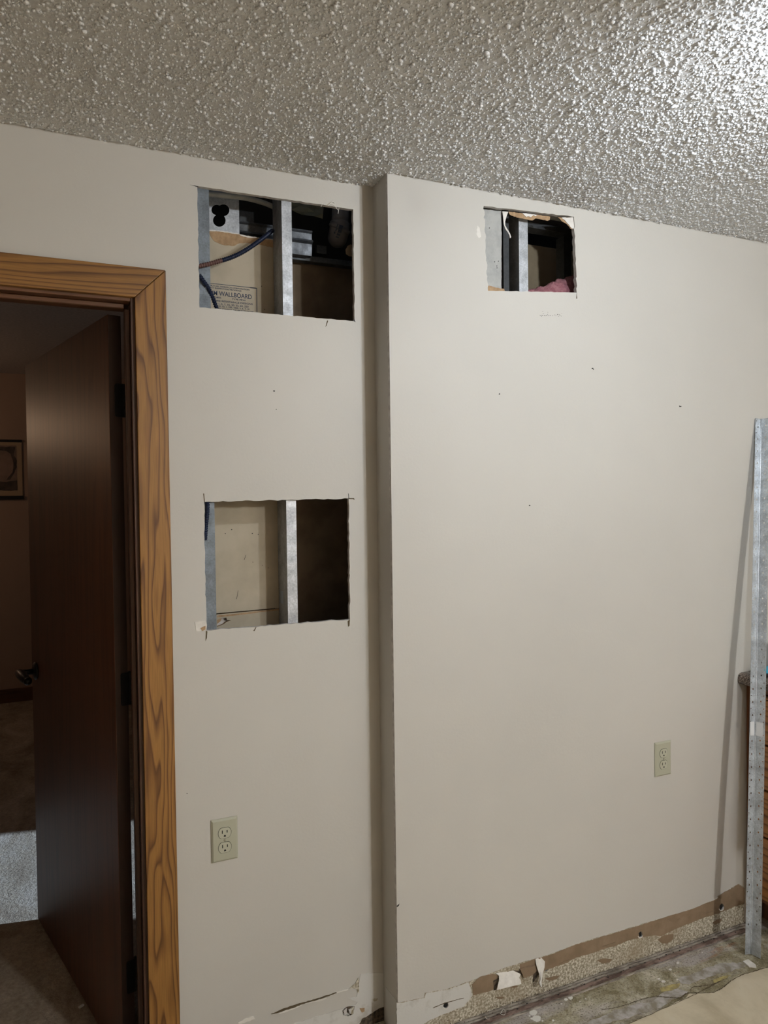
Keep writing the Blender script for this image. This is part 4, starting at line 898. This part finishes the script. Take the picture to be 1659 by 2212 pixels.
# ------------------------------------------------------------------ leaning corner bead
def corner_bead():
    foot = Vector((1.236, -.136, .002)); top = Vector((1.452, -.006, 1.806)); ax = (top-foot).normalized(); Ln = (top-foot).length
    vd = Vector((.774, .633, 0)); lat = Vector((.633, -.774, 0))
    def perp(v_): v_ = v_-ax*v_.dot(ax); return v_
    lu = perp(lat*-.0175+vd*-.0185); ru = perp(lat*.0290+vd*-.0175)
    root = tag(empty('corner_bead', foot), 'galvanised perforated metal corner bead leaning against the wall by the drawers', 'corner bead')
    per = .043; n = int(Ln/per); per = Ln/n
    bow = lambda s_: vd*(-.036*math.sin(math.pi*min(1., max(0., s_/Ln))))     # sprung against the counter edge
    def leg(name, u, big, small, off):
        wd = u.length; un = u.normalized(); nn = un.cross(ax).normalized(); th = nn*.0007; V_ = []; F_ = []
        def cell(z0, z1, holes, first):
            loops = [[(0.0022, z0), (wd, z0), (wd, z1), (.0022, z1)]]+holes
            fl = [p for l in loops for p in l]; tri = tessellate_polygon([[Vector((a_, b_, 0)) for a_, b_ in l] for l in loops]); k = len(V_); m_ = len(fl)
            V_.extend([foot+un*a_+ax*b_+bow(b_) for a_, b_ in fl]); V_.extend([foot+un*a_+ax*b_+th+bow(b_) for a_, b_ in fl])
            F_.extend([tuple(x+k for x in t) for t in tri]); F_.extend([tuple(x+k+m_ for x in t[::-1]) for t in tri])
            i0 = 0
            for l in loops:
                q = len(l)
                for i in range(q):
                    if i0 == 0 and i in (0, 2): continue
                    a_, b_ = k+i0+i, k+i0+(i+1) % q; F_.append((a_, b_, b_+m_, a_+m_))
                i0 += q
        circ = lambda a_, b_, r_: [(a_+r_*math.cos(2*math.pi*i/8), b_+r_*1.25*math.sin(2*math.pi*i/8)) for i in range(8)]
        for i in range(n):
            z0 = i*per
            hs = [] if i < 2 and i*per < .06 else [circ(wd*.52, z0+per*(.28+off), .0026), circ(wd*.82, z0+per*(.78+off*.6), .0019)]
            cell(z0, z0+per, hs, i == 0)
        return fixn(mk(name, V_, F_, M_BEAD, root))
    leg('perforated_leg', lu, 1, 1, .0); leg('perforated_leg', ru, 1, 1, .12)
    tube('nose', [foot+ax*Ln*k/40+bow(Ln*k/40) for k in range(41)], .0026, M_BEAD, root, 10)
    lw = mat('label_white', (.72, .74, .76), .5)
    z0 = Ln*.398
    for u, a_, b_ in ((lu, .25, .95), (ru, .10, .80)):
        un = u.normalized(); nn = un.cross(ax).normalized()
        if nn.dot(CAM-foot) < 0: nn = -nn
        obox('label', foot+un*u.length*a_+ax*z0+nn*.0012+bow(z0+.02), un*u.length*(b_-a_), ax*.046, nn*.0003, lw, root)['label'] = 'white paper label'
corner_bead()

# ------------------------------------------------------------------ oak drawers with granite top
FX = 1.381
cab = tag(empty('drawer_cabinet', (1.68, -.6, 0)), 'oak drawer cabinet standing in the corner under the granite top', 'cabinet')
box('body', FX+.020, XE-.002, -1.2, -.0010, .105, .8645, M_CABZ, cab)
box('toe_kick', FX+.075, FX+.090, -1.2, -.0030, .001, .105, M_JAMBX, cab)
box('stile', FX, FX+.0199, -.040, -.0012, .105, .8645, M_CABZ, cab, .0012)
box('stile', FX, FX+.0199, -1.2, -.560, .105, .8645, M_CABZ, cab, .0012)
gz = [at(1652, y, 0, FX-.018).z for y in (1511, 1611, 1709, 1811)]
tops = [.832]+[z-.004 for z in gz]; bots = [z+.004 for z in gz]+[.125]
for zt_, zb_ in list(zip(tops, bots)):
    dr = box('drawer', FX-.018, FX-.0002, -.552, -.0465, zb_, zt_, M_CABY, cab, .004, 3)
    kb = lathe('knob', [(.007, 0), (.006, .012), (.015, .018), (.016, .024), (.010, .029)], (FX-.018, -.30, (zb_+zt_)/2), (-1, 0, 0), M_BLACK, dr, 18)
for z in gz: box('rail', FX, FX+.0199, -.552, -.0405, z-.012, z+.012, M_CABZ, cab)
box('rail', FX, FX+.0199, -.552, -.0405, .834, .8645, M_CABZ, cab); box('rail', FX, FX+.0199, -.552, -.0405, .105, .124, M_CABZ, cab)
ct_ = [(XE-.003, .8655), (1.350, .8655), (1.342, .868), (1.338, .874), (1.3375, .882), (1.339, .892), (1.343, .899), (1.349, .9035), (1.357, .9055), (XE-.003, .9055)]
tag(plate('countertop', [[Vector((x, -.0012, z)) for x, z in ct_]], (0, -1.24, 0), M_GRANITE), 'speckled brown granite countertop with rounded edge over the oak drawers', 'countertop')
# strip of old trim on the floor in front of the toe kick
v = strips('tack_strip', -.0225, .0, .005, M_STRIPRED, 'reddish tack strip remains in front of the oak drawers', 0., 1.1, 5)
v.rotation_euler = (0, 0, -math.pi/2); v.location = (1.395, -.63, .0003)

# ------------------------------------------------------------------ hand tool on the granite
CZ = .9062
def hand_tool():
    p = G(1606, 1455, CZ); a = at(1612, 1450, 2, CZ); e = tag(empty('hand_tool', (1.46, -.09, CZ)), 'cyan and black hand tool lying on the granite countertop', 'hand tool')
    sole = [(1.366, -.055), (1.385, -.042), (1.44, -.040), (1.54, -.045), (1.54, -.135), (1.40, -.128), (1.372, -.085)]
    bevel(plate('sole', [[Vector((x, y, CZ+.009)) for x, y in sole]], (0, 0, -.0088), M_TOOLBLK, e), .002)
    sh = [(1.376, -.055), (1.39, -.047), (1.44, -.046), (1.53, -.050), (1.53, -.125), (1.41, -.118), (1.381, -.082)]
    v_ = [Vector((x, y, CZ+.0092)) for x, y in sh]; c_ = Vector((1.46, -.085, 0))
    t_ = [Vector((c_.x+(x-c_.x)*.86, c_.y+(y-c_.y)*.82, CZ+.009+.020*min(1, (x-1.36)/.06+.25))) for x, y in sh]
    n = len(sh); f_ = [tuple(range(n)), tuple(n+i for i in range(n))]+[(i, (i+1) % n, n+(i+1) % n, n+i) for i in range(n)]
    bevel(fixn(mk('shell', v_+t_, f_, M_CYAN, e)), .003)
    tube('body', catmull([(1.46, -.088, CZ+.026), (1.465, -.088, CZ+.05), (1.47, -.088, CZ+.078), (1.472, -.088, CZ+.088)], 5), .030, M_TOOLBLK, e, 20)
    tube('cap', [(1.472, -.088, CZ+.0885), (1.472, -.088, CZ+.098), (1.473, -.088, CZ+.108), (1.473, -.088, CZ+.111)], [.032, .033, .031, .024], M_CYAN, e, 24)
    lathe('knob', [(.006, 0), (.009, .004), (.009, .010), (.005, .014)], (1.432, -.118, CZ+.024), (-.8, -.6, .1), M_CYAN, e, 16)
hand_tool()
